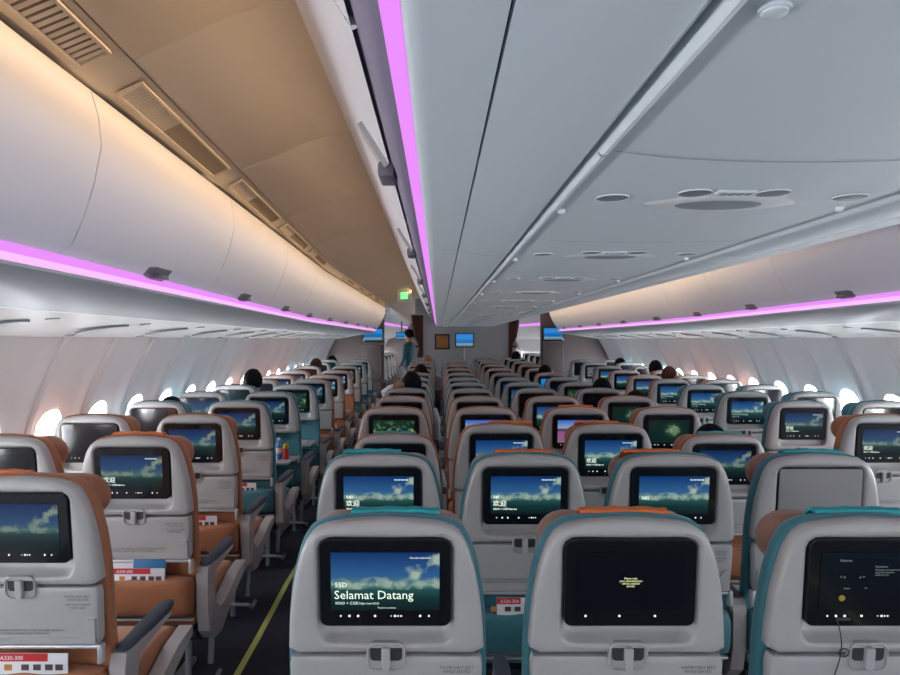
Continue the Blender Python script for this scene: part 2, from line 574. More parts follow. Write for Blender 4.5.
    # rounded nose that closes the end of the bin run down to the wall
    m = MB()
    y = sm[-1]; lx = interp(LIPX[sx], y); r0 = []
    pts = [(lx, LIPZ), (lx + sx * 0.30, LIPZ - 0.062), (wx(y), 0.012), (wx(y), 0.6), (lx + sx * .1, 0.62), (lx + sx * .03, 0.3)]
    m.add([(p[0], y, CZ + p[1]) for p in pts], [tuple(range(6))])
    struct(put('trim_%d' % (3 if sx < 0 else 4), m.mesh('bin_nose', 'bin_white')))
    n = 0
    for k in range(12):
        y = 2.35 + 0.81 * k
        if y > 11.9: break
        lx = interp(LIPX[sx], y); x0 = lx + sx * 0.32; x1 = wx(y)
        tilt = math.atan2(-0.062, abs(x1 - x0))
        o = empty('reading_light_unit', ((x0 + x1) / 2, y, CZ + 0.050),
                  'dark oval reading light insert over %s side seats, %s along the row of inserts' % (side, ORD[k]), 'service panel', 'service units over the %s seats' % side)
        o.rotation_euler.y = (0.150 if sx > 0 else -0.150)
        m = MB()
        m.loft([[(0.13 * math.cos(a) * q, 0.075 * math.sin(a) * q, zz) for a in [2 * PI * i / 28 for i in range(28)]] for q, zz in ((1.0, 0.004), (0.98, -0.004), (0.85, -0.005))], False, True)
        put('insert', m.mesh('psu_insert', 'psu_inset'), o)
        for dx in (-0.19, 0.19):
            m = MB()
            m.loft([[(dx + 0.026 * math.cos(a) * q, 0.05 + 0.026 * math.sin(a) * q, zz) for a in [2 * PI * i / 18 for i in range(18)]] for q, zz in ((1.0, 0.004), (0.95, -0.004), (0.7, -0.005))], False, True)
            put('reading_light', m.mesh('psu_light', 'psu_center_inset'), o)

# ---- aisle ceilings: duct panel and dome (left and mirrored right)
def aisle(sx):
    def fx(v): return v if sx < 0 else 2 * XM - v
    def duct(y):      # inner edge of the duct panel
        return interp([(Y0, -0.55), (1.32, -0.735), (YK, -0.969), (YF, -0.985)], y), 0.69
    def bintop(y):
        pr = door_prof(sx, y)[-2]
        lx = interp(LIPX[-1], y)
        return lx + pr[0] - 0.005, 0.612
    m = MB(); yl = ylin(Y0, YF, 0.4)
    m.loft([[(fx(bintop(y)[0] - 0.03), y, CZ + 0.655), (fx(bintop(y)[0] + 0.015), y, CZ + 0.645), (fx(duct(y)[0] - 0.008), y, CZ + 0.69), (fx(duct(y)[0] - 0.004), y, CZ + 0.70)] for y in yl], False, False, False)
    struct(put('ceiling', m.mesh('duct_ceiling', 'ceiling_warm_tint', 0.3)))
    # dome with panel joints
    sl = [Y0] + [1.6 + 1.03 * k for k in range(-4, 24) if Y0 < 1.6 + 1.03 * k < YF] + [YF]
    m = MB(); g = MB()
    for a, b in zip(sl, sl[1:]):
        rings = []
        for y, dz in ((a, 0.008), (a + 0.006, 0.0), ((a + b) / 2, 0), (b - 0.006, 0.0), (b, 0.008)) if not (a < YK < b) else ((a, 0.008), (a + 0.006, 0.0), (YK, 0), (b - 0.006, 0.0), (b, 0.008)):
            dx = duct(y)[0]
            pts = []
            for t, z in ((0, 0.688), (0.03, 0.692), (0.15, 0.712), (0.30, 0.738), (0.48, 0.772), (0.65, 0.802), (0.83, 0.825), (1.0, 0.8395), (1.17, 0.846), (1.35, 0.850)):
                x = dx + (-0.360 - dx) * min(t, 1.0) + (0.13 * (t - 1) / 0.35 if t > 1 else 0)
                pts.append((fx(x), y, CZ + z + dz))
            rings.append(pts)
        m.loft(rings, False, False, False)
    struct(put('ceiling', m.mesh('aisle_ceiling', 'ceiling_warm_tint', 0.9)))
    # dark gap beside the duct panel
    m = MB()
    m.loft([[(fx(duct(y)[0] - 0.006), y, CZ + 0.697), (fx(duct(y)[0] + 0.004), y, CZ + 0.697)] for y in yl], False, False, False)
    struct(put('trim_%d' % (5 if sx < 0 else 6), m.mesh('ceiling_gap', 'gap_black')))
    if sx < 0:
        k = 0
        for y0 in [0.68 + 1.03 * j for j in range(11)]:
            if y0 < YK < y0 + .85: continue
            k += 1
            yc = y0 + 0.42
            bx, bz = bintop(yc); dx, dz = duct(yc)
            o = empty('air_grille', ((bx + 0.015 + dx) / 2, yc, CZ + 0.664), 'long beige air grille beside the aisle ceiling, %s from the camera' % ORD[k - 1], 'air grille', 'air grilles over the left aisle')
            wv = Vector((dx - 0.012 - bx - 0.02, 0, 0.045)); un = wv.normalized(); nn = Vector((un.z, 0, -un.x))
            hw_ = wv.length * 0.36
            slope = (duct(yc + .4)[0] - duct(yc - .4)[0]) / .8
            def P(a, b, c): return tuple(un * a + nn * c + Vector((slope * b, b, 0)))
            m = MB(); H = 0.425
            out = [(-hw_, -H), (hw_, -H), (hw_, H), (-hw_, H)]
            inn = [(-hw_ + .007, -H + .007), (hw_ - .007, -H + .007), (hw_ - .007, H - .007), (-hw_ + .007, H - .007)]
            m.loft([[P(a, b, 0.0) for a, b in out], [P(a, b, 0.011) for a, b in out], [P(a, b, 0.011) for a, b in inn], [P(a, b, 0.003) for a, b in inn]], False, False)
            put('frame', m.mesh('grille_frame', 'ceiling_warm_tint', 0.3), o)
            m = MB(); m.add([P(a, b, 0.004) for a, b in inn], [(0, 1, 2, 3)])
            put('backing', m.mesh('grille_backing', 'grille_beige' if k == 1 else 'grille_panel'), o)
            m = MB()
            yend = H - .01 if k == 1 else -0.12
            pt = 0.024 if k == 1 else 0.016
            n = int((yend + H) / pt)
            for i in range(n):
                b = -H + 0.010 + i * pt
                w0, w1 = -hw_ + .007, hw_ - .007
                m.add([P(w0, b, .004), P(w1, b, .004), P(w1, b + pt * .25, .0075), P(w0, b + pt * .25, .0075), P(w0, b + pt * .42, .0075), P(w1, b + pt * .42, .0075), P(w0, b + pt * .48, .004), P(w1, b + pt * .48, .004)], [(0, 1, 2, 3), (3, 2, 5, 4), (4, 5, 7, 6)])
            put('louvres', m.mesh('grille_slats', 'ceiling_warm_tint', smooth=False), o)
    # warm cove lamp tucked behind the top edge of the centre bin, aimed at the side bin tops
    for n, (a, b) in enumerate(((-2.4, 2.4), (2.4, 7.3), (7.3, 12.3))):
        ld = bpy.data.lights.new('cove_lamp', 'AREA'); ld.shape = 'RECTANGLE'
        ld.size = 0.012; ld.size_y = b - a; ld.energy = E_WARM * (b - a); ld.color = (1.0, 0.68, 0.38); ld.spread = math.radians(62)
        lo = bpy.data.objects.new('cove_lamp', ld); C.objects.link(lo)
        lo.location = (fx(-0.318), (a + b) / 2, CZ + 0.8385)
        d = Vector((fx(-0.90) - fx(-0.318), 0, 0.50 - 0.8385))
        # local -z along d, local y along the cabin
        zax = -d.normalized(); yax = Vector((0, 1, 0)); xax = yax.cross(zax)
        from mathutils import Matrix
        lo.rotation_euler = Matrix((xax, yax, zax)).transposed().to_euler()

aisle(-1)
aisle(1)

# ---- centre bins with doors, pink strip and underside
CS = [-2.0, -0.6, 0.75, 2.02, 3.29, 4.56, 5.83, 7.1, 8.37, 9.64, 10.9, 12.2, 13.0]
CDOOR = [(-0.100, 0.360), (-0.122, 0.395), (-0.160, 0.455), (-0.205, 0.535), (-0.255, 0.63), (-0.300, 0.72), (-0.328, 0.780), (-0.343, 0.818), (-0.336, 0.822), (-0.31, 0.80)]
for sx in (-1, 1):
    def fx(v): return v if sx < 0 else 2 * XM - v
    side = 'left' if sx < 0 else 'right'
    seen = 0
    for a, b in zip(CS, CS[1:]):
        if sx > 0: lab = 'centre overhead bin facing the right aisle, hidden side, %s from the rear' % ORD[CS.index(a)]
        else:
            if b > 0.6: seen += 1
            lab = 'white centre overhead bin door facing the left aisle, %s from the camera' % ORD[seen - 1] if seen else 'centre overhead bin behind the camera, %s from the rear' % ORD[CS.index(a)]
        o = empty('centre_bin', (fx(-0.1), (a + b) / 2, CZ + 0.35), lab, 'overhead bin', 'centre bins facing the %s aisle' % side)
        m = MB(); of = o.location
        rings = []
        for y, sh in ((a + .002, 0.012), (a + 0.006, 0), (b - 0.006, 0), (b - .002, 0.012)):
            rings.append([(fx(x + sh) - of.x, y - of.y, CZ + z + sh * .3 - of.z) for x, z in CDOOR])
        m.loft(rings, False, False, False)
        put('door', m.mesh('centre_bin_door', 'bin_white', 1.0), o)
        # latch: grey plate on the door with dark cup reaching into the groove
        ly = (a + b) / 2
        m = MB()
        pts = [(-0.155, 0.452), (-0.122, 0.400), (-0.100, 0.362)]
        m.loft([[(fx(x - .010) - of.x, ly + dy - of.y, CZ + z - .008 - of.z) for x, z in pts] + [(fx(x + .01) - of.x, ly + dy - of.y, CZ + z + .008 - of.z) for x, z in pts[::-1]] for dy in (-0.05, 0.05)])
        put('latch_plate', m.mesh('latch_plate', 'latch_tab'), o)
        m = MB()
        m.box(-0.035, 0.0, ly - 0.045 - of.y, ly + 0.045 - of.y, -0.012, 0.02, 0.006)
        m.v = [(x + (fx(-0.09) - of.x) + (0.0 if sx < 0 else .035), y, z) for x, y, z in m.v]
        put('latch', m.mesh('latch_cup', 'latch_grey'), o)
    m = MB()
    m.loft([[(fx(x + .016), y, CZ + z + .004) for x, z in CDOOR[:8]] for y in (Y0, 13.0)], False, False, False)
    struct(put('trim_%d' % (15 if sx < 0 else 16), m.mesh('bin_backing', 'bin_lip', 1.0)))
    m = MB()
    m.loft([[(fx(x), y, CZ + z) for x, z in ((-0.108, 0.373), (-0.098, 0.371), (-0.088, 0.350), (-0.083, 0.338), (-0.066, 0.330), (-0.058, 0.326))] for y in (Y0, 13.1)], False, False, False)
    struct(put('trim_%d' % (7 if sx < 0 else 8), m.mesh('bin_groove', 'groove_purple', 1.0)))
    m = MB()
    m.loft([[(fx(x), y, CZ + z) for x, z in ((-0.058, 0.327), (-0.044, 0.312), (-0.033, 0.293))] for y in (Y0, 13.1)], False, False, False)
    tag(put('light_strip', m.mesh('wash_strip', 'pink_light', 1.2)), 'glowing pink light strip on the lower edge of the centre bins, %s aisle' % side, 'light strip', 'pink light strips on the centre bins')
    # underside of the bin in two bands with a black joint
    m = MB(); yl = [Y0, 13.1]
    m.loft([[(fx(x), y, CZ + z) for x, z in ((-0.033, 0.294), (-0.026, 0.286), (-0.01, 0.283), (0.0605, 0.2795), (0.0608, 0.290))] for y in yl], False, False, False)
    m.loft([[(fx(x), y, CZ + z) for x, z in ((0.0642, 0.290), (0.0645, 0.2795), (0.10, 0.272), (0.14, 0.264), (0.18, 0.263), (0.210, 0.266), (0.2195, 0.272), (0.2215, 0.30))] for y in yl], False, False, False)
    m.loft([[(fx(x), y, CZ + z) for x, z in ((0.0600, 0.291), (0.0650, 0.291))] for y in yl], False, False, False, mi=1)
    struct(put('ceiling', m.mesh('bin_underside', ['ceiling_cool', 'gap_black'], 1.0)))
    m = MB()
    for y in [0.3, 2.02, 4.56, 7.1, 9.64]:
        m.loft([[(fx(x), y + dy, CZ + z - .0004) for x, z in ((-0.02, 0.2842), (0.06, 0.2796), (0.10, 0.272), (0.14, 0.264), (0.18, 0.262), (0.21, 0.2655))] for dy in (0, .004)], False, False, False)
    struct(put('trim_%d' % (9 if sx < 0 else 10), m.mesh('underside_joints', 'psu_inset')))
    # dark slot and bright ridge beside the service ceiling
    m = MB(); m.loft([[(fx(0.220), y, CZ + 0.292), (fx(0.232), y, CZ + 0.292)] for y in yl], False, False, False)
    struct(put('trim_%d' % (11 if sx < 0 else 12), m.mesh('slot', 'gap_black')))
PS = [Y0] + [0.93 + 0.81 * k for k in range(-3, 15)] + [13.1]
m = MB(); rg = MB()
for a, b in zip(PS, PS[1:]):
    prof = [(0.229, 0.290), (0.230, 0.270), (0.235, 0.266), (0.240, 0.267), (0.246, 0.2735), (0.30, 0.272), (0.40, 0.270), (XM, 0.269)]
    prof = prof + [(2 * XM - x, z) for x, z in prof[-2::-1]]
    rings = []
    for y, dz in ((a, 0), ((a + b) / 2, 0), (b, 0)):
        rings.append([(x, y, CZ + z + dz) for x, z in prof])
    m.loft(rings, False, False, False)
struct(put('ceiling', m.mesh('service_ceiling', 'ceiling_cool', 0.8)))
m = MB()
for a in PS[1:-1]:
    m.loft([[(x, a + dy + 0.05 * (1 - ((x - XM) / 0.31) ** 2), CZ + 0.2722 - 0.0036 * min(1, (0.31 - abs(x - XM)) / .1) ) for x in [XM - .30 + .6 * i / 16 for i in range(17)]] for dy in (0, 0.003)], False, False, False)
struct(put('trim_17', m.mesh('ceiling_joints', 'psu_center_inset')))
# the two bright ridges
for i, s in enumerate((-1, 1)):
    m = MB()
    for a, b in zip(PS[::2], PS[2::2] + []):
        prof = [(0.2292, 0.289), (0.2296, 0.269), (0.2345, 0.2632), (0.2405, 0.2645), (0.2440, 0.271)]
        m.loft([[(x if s < 0 else 2 * XM - x, y, CZ + z - 0.0008) for x, z in prof] for y in (a + .004, b - .004)], False, False, False)
    struct(put('trim_%d' % (13 + i), m.mesh('ridge', 'ridge_white', 1.0)))

# service units on the centre ceiling
def disc(m, cx, cy, rx, ry, prof, n=28, mi=0, lens=False):
    rings = []
    for q, z in prof:
        ring = []
        for i in range(n):
            a = 2 * PI * i / n
            if lens:
                x = rx * math.cos(a); y = ry * math.sin(a) * (abs(math.sin(a)) ** 0.55)
            else:
                x = rx * math.cos(a); y = ry * math.sin(a)
            ring.append((cx + x * q, cy + y * q, z))
        rings.append(ring)
    m.loft(rings, False, True, mi=mi)

def unit_meshes():
    d = {}
    m = MB(); disc(m, 0, 0, 0.15, 0.080, ((1.0, 0.001), (0.97, -0.001), (0.6, -0.0015)), 40, lens=True); d['plate'] = m.mesh('unit_plate', 'psu_ring')
    m = MB(); disc(m, 0, 0.004, 0.085, 0.042, ((1.0, -0.0015), (0.95, -0.003), (0.8, -0.0035)), 36); d['insert'] = m.mesh('unit_insert', 'psu_center_inset')
    m = MB(); disc(m, 0, 0, 0.031, 0.031, ((1.0, 0.001), (0.99, -0.0015), (0.95, -0.0015), (0.93, 0.0)), 24); d['ring'] = m.mesh('unit_light_ring', 'psu_ring')
    m = MB(); disc(m, 0, 0, 0.029, 0.029, ((1.0, -0.001), (0.7, -0.002), (0.3, -0.0025)), 24); d['lens'] = m.mesh('unit_light_lens', 'psu_inset')
    m = MB(); disc(m, 0, 0, 0.008, 0.008, ((1.0, 0.001), (0.9, -0.006), (0.4, -0.009)), 12); d['knob'] = m.mesh('unit_knob', 'psu_ring')
    m = MB(); m.box(-0.035, 0.035, -0.012, 0.012, -0.004, 0.001, 0.001); d['grille'] = m.mesh('unit_grille', 'ceiling_cool')
    m = MB()
    for i in range(4): m.box(-0.027 + i * 0.015, -0.017 + i * 0.015, -0.007, 0.007, -0.0055, -0.003)
    d['sign'] = m.mesh('unit_sign_marks', 'psu_center_inset')
    return d
UM = unit_meshes()
for k in range(14):
    y = 1.285 + 0.81 * k
    o = empty('service_unit', (XM, y, CZ + 0.269), 'oval light and call unit on the grey centre ceiling, %s ahead of camera' % ORD[k], 'service unit', 'service units on the centre ceiling')
    put('plate', UM['plate'], o)
    put('insert', UM['insert'], o)
    for dx, dy in ((-0.225, -0.055), (-0.085, -0.095), (0.058, -0.095), (0.222, -0.06)):
        r = put('reading_light', UM['ring'], o, (dx, dy, 0))
        put('lens', UM['lens'], r)
    put('indicator_panel', UM['grille'], o, (-0.015, -0.105, 0))
    put('indicator_marks', UM['sign'], o, (-0.015, -0.105, 0))
    for dx in (-0.30, 0.26): put('screw_cap', UM['knob'], o, (dx, 0.06 if dx < 0 else 0.035, 0))
# round detector near the camera
o = empty('smoke_detector', (0.277, 0.535, CZ + 0.2722), 'small round white smoke detector on the grey centre ceiling', 'smoke detector')
m = MB(); disc(m, 0, 0, 0.0135, 0.0135, ((1.0, 0.001), (0.94, -0.002), (0.80, -0.002), (0.76, -0.004), (0.5, -0.006), (0.2, -0.0065)), 28); put('cover', m.mesh('detector', 'ridge_white'), o)

# ------------------------------------------------------------------ bulkheads at the front of this cabin
def panel(name, pts, y0, y1, m_, n=None):
    m = MB(); k = len(pts)
    m.loft([[(x, y0, z) for x, z in pts], [(x, y1, z) for x, z in pts]])
    return put(name, m.mesh(name, m_, 0.5))

WY = 13.12
struct(panel('wall_front', [(-0.46, 0.05), (1.57, 0.05), (1.57, 2.6), (-0.46, 2.6)], WY, WY + 0.06, 'center_wall'))
# side bulkheads
def bulk(sx, n):
    x0 = -1.03 if sx < 0 else 1.965
    x1 = -2.2 if sx < 0 else 3.35
    y = 12.45
    struct(panel('wall_front_%s' % ('left' if sx < 0 else 'right'), [(x0, 0.05), (x1, 0.05), (x1, 2.2), (x0 - sx * 0.0, 2.2)] if sx > 0 else [(x1, 0.05), (x0, 0.05), (x0, 2.2), (x1, 2.2)], y, y + 0.06, 'bulkhead'))
    # padded jump seat panel
    c = x0 + sx * 0.24
    o = empty('crew_seat', (c, y - 0.001, 0.06), 'folded taupe crew seat panel on the %s bulkhead' % ('left' if sx < 0 else 'right'), 'crew seat', 'folded crew seats on the bulkheads')
    m = MB()
    pts = rrect(-0.2, 0.2, 0.72, 1.52, 0.11, 8)
    m.loft([[(a, 0, b) for a, b in pts], [(a, -0.03, b) for a, b in pts], [(a * .93, -0.04, b + (1.1 - b) * .06) for a, b in pts]])
    put('backrest', m.mesh('crew_back', 'bulkhead_pad', 0.5), o)
    m = MB(); m.box(-0.2, 0.2, -0.09, 0, 0.42, 0.70, 0.02); put('seat', m.mesh('crew_pan', 'bulkhead_pad'), o)
    return o
bulk(-1, 0); bulk(1, 1)

def monitor(x, y, z, w, h, label, back=0.03, smat='scr_blue'):
    o = empty('wall_monitor', (x, y, z), label, 'monitor', 'cabin monitors showing a blue sky')
    m = MB(); m.box(-w / 2 - .018, w / 2 + .018, -back, 0.0, -h / 2 - .018, h / 2 + .018, 0.006); put('housing', m.mesh('monitor_housing', 'bezel'), o)
    m = MB(); m.add([(-w / 2, -back - .002, -h / 2), (w / 2, -back - .002, -h / 2), (w / 2, -back - .002, h / 2), (-w / 2, -back - .002, h / 2)], [(0, 1, 2, 3)])
    put('screen', m.mesh('monitor_screen', smat, smooth=False, uvs=[(0, 0), (1, 0), (1, 1), (0, 1)]), o)
    return o
monitor(XM - 0.02, WY, CZ - 0.005, 0.34, 0.25, 'wall screen showing blue sky on the centre bulkhead')
o = monitor(-1.24, 12.42, CZ + 0.10, 0.35, 0.22, 'blue screen hanging under the end of the left bins')
m = MB(); m.box(-0.22, 0.22, -0.03, 0, -0.19, -0.13, 0.01); put('bracket', m.mesh('monitor_bracket', 'bulkhead_pad'), o)
o = monitor(2.20, 12.42, CZ + 0.115, 0.36, 0.22, 'blue screen hanging under the end of the right bins')
m = MB(); m.box(-0.22, 0.22, -0.03, 0, -0.19, -0.13, 0.01); put('bracket', m.mesh('monitor_bracket', 'bulkhead_pad'), o)
# cable below the centre screen
m = MB(); m.box(-0.008, 0.008, -0.012, 0, -0.34, 0, 0.002)
tag(put('cable_duct', m.mesh('cable_duct', 'ridge_white'), None, (XM - 0.02, WY, CZ - 0.155)), 'thin white cable duct below the centre wall screen', 'cable duct')
# framed plaque
o = empty('wall_plaque', (0.085, WY, CZ - 0.035), 'gold and brown framed relief on the centre bulkhead', 'wall art')
m = MB(); m.box(-0.15, 0.15, -0.02, 0, -0.155, 0.155, 0.004); put('frame', m.mesh('plaque_frame', 'plaque_black'), o)
m = MB(); m.box(-0.118, 0.118, -0.024, -0.015, -0.123, 0.123, 0.003)
for r in (0.09, 0.055, 0.025):
    m.tube([(r * math.cos(a), -0.026, r * math.sin(a)) for a in [2 * PI * i / 24 for i in range(25)]], 0.006, 6)
put('relief', m.mesh('plaque_relief', 'wood_gold'), o)
# curtains gathered at both sides of the centre wall
def curtain(x, w, label, sx):
    o = empty('curtain', (x, WY - 0.03, CZ - 1.45), label, 'curtain', 'gathered brown curtains')
    m = MB(); rings = []
    for z, s in ((1.95, 1.0), (1.75, 0.95), (1.5, 0.75), (1.38, 0.42), (1.30, 0.34), (1.2, 0.42), (0.9, 0.62), (0.3, 0.75)):
        ring = []
        for i in range(37):
            t = i / 36
            ring.append((sx * (w / 2 - w * s * (t) + 0.0) if True else 0, 0.025 * math.sin(t * 2 * PI * 5.5) * s, z))
        rings.append(ring)
    m.loft(rings, False, False, False)
    put('drape', m.mesh('drape', 'curtain', 1.2), o)
    m = MB(); m.box(-0.10 * sx - 0.06 + (w / 2) * sx, -0.10 * sx + 0.06 + (w / 2) * sx, -0.04, 0.04, 1.30, 1.34, 0.01); put('tieback', m.mesh('tieback', 'plaque_black'), o)
    m = MB(); m.box(-w / 2 - 0.03, w / 2 + 0.03, -0.012, 0.03, 1.95, 1.975, 0.004); put('rail', m.mesh('curtain_rail', 'bar'), o)
curtain(-0.42, 0.24, 'brown curtain gathered at the left edge of the centre bulkhead', 1)
curtain(1.53, 0.22, 'brown curtain gathered at the right edge of the centre bulkhead', -1)

# exit sign in the left aisle
o = empty('exit_sign', (-0.535, 10.35, CZ + 0.80), 'small green lit exit sign hanging from the warm-lit aisle ceiling', 'exit sign')
m = MB(); m.box(-0.11, 0.11, -0.06, 0.06, -0.19, -0.0, 0.01); put('housing', m.mesh('sign_housing', 'sign_body'), o)
m = MB(); m.box(-0.055, 0.055, -0.064, -0.058, -0.15, -0.045); put('lit_panel', m.mesh('sign_panel', 'sign_green'), o)
put('lettering', text_mesh('sign_text', [('EXIT', 0, -0.113, 0.052, 'CENTER')], 'sign_body', lambda x, z, d: (x, -0.066, z), 0), o)

# forward cabin glimpsed through the openings: bins, pink strips, end wall
for sx in (-1, 1):
    side = 'left' if sx < 0 else 'right'
    def zo(y): return 0.17 + (y - 13.4) * 0.012
    yl = [13.4, 16, 19, 22, 25.5]
    o = empty('overhead_bin', (0, 13.4, CZ), 'pale overhead bin of the forward cabin seen past the %s bulkhead' % side, 'overhead bin', 'forward cabin bins')
    m = MB(); rr = extr(sx, lambda y: door_prof(sx, y), yl, zo)
    m.loft([[(p[0], p[1] - 13.4, p[2] - CZ) for p in r] for r in rr], False, False, False)
    put('door', m.mesh('bin_door', 'bin_white', 1.0), o)
    m = MB(); m.loft(extr(sx, lambda y: [(-0.010, 0.206), (-0.030, 0.185), (0.0, LIPZ - .02)], yl, zo), False, False, False)
    tag(put('light_strip', m.mesh('wash_strip', 'pink_light')), 'pink light strip of the forward cabin seen past the %s bulkhead' % side, 'light strip', 'forward pink strips')
    m = MB(); m.loft(extr(sx, lambda y: [(0, LIPZ - .02), (-0.1, 0.10), (-0.45, 0.02 - zo(y) * .6), (-0.82, 0.02 - zo(y))], yl, zo), False, False, False)
    struct(put('ceiling', m.mesh('service_ceiling', 'psu', 1.0)))
struct(panel('wall_far', [(-2.2, 0.05), (3.35, 0.05), (3.35, 2.6), (-2.2, 2.6)], YF - 0.3, YF - 0.25, 'bulkhead'))
monitor(-0.98, 17.5, CZ + 0.11, 0.26, 0.17, 'blue screen in the forward cabin seen down the left aisle')
m = MB(); m.box(-1.0, -0.96, 17.505, 17.53, CZ + .1, CZ + .5); put('bracket', m.mesh('hanger', 'bulkhead'), None)
bpy.data.objects['bracket.002'].name = 'screen_hanger' if 'bracket.002' in bpy.data.objects else 'x'
for ob in bpy.data.objects:
    if ob.parent is None and ob.name.startswith(('bracket', 'screen_hanger')): tag(ob, 'dark hanger above the forward cabin screen', 'bracket'); ob.name = 'screen_hanger'
# roof over everything so the shell is closed
m = MB(); m.box(-2.3, 3.45, Y0, YF, 2.62, 2.66)
struct(put('ceiling', m.mesh('roof', 'psu_inset')))

# aisle path markings on the carpet
for x, lab in ((-0.955, 'left'), (1.98, 'right')):
    m = MB()
    tabp = [(-1, 0.10), (2.2, 0.03), (3.55, 0.0), (4.3, -0.03), (12, -0.03)]
    ysr = [-1 + .4 * i for i in range(33)]
    m.loft([[(x + (1 if x < 0 else -1) * interp(tabp, y) - .016, y, zf(y) + .003), (x + (1 if x < 0 else -1) * interp(tabp, y) + .016, y, zf(y) + .003)] for y in ysr], False, False, False)
    tag(put('floor_strip', m.mesh('floor_strip', 'strip_yellow')), 'yellow green path strip on the dark carpet of the %s aisle' % lab, 'floor strip', 'floor path strips')

# ------------------------------------------------------------------ airline seat parts (local: x across, y forward, z up, rear face towards -y)
TOP = 1.18
def yb(z): return (TOP - z) * 0.10
def bp(x, z, d): return (x, yb(z) + d, z)

def outline(hw, ztop, zbot, rb=0.03, steps=12):
    """rounded-top silhouette: hw half width low down"""
    tab = [(0.0, 0.0), (0.002, 0.20), (0.006, 0.42), (0.013, 0.60), (0.022, 0.685), (0.035, 0.76), (0.06, 0.825), (0.088, 0.868), (0.13, 0.915), (0.18, 0.956), (0.25, 0.987), (0.33, 1.0), (1.0, 1.0)]
    right = []
    for d, f in tab[:-1]:
        if ztop - d > zbot + rb: right.append((hw * f, ztop - d))
    for k in range(5):
        a = -PI / 2 * k / 4
        right.append((hw - rb + rb * math.cos(a), zbot + rb + rb * math.sin(a)))
    left = [(-x, z) for x, z in right[1:]][::-1]
    return left + right

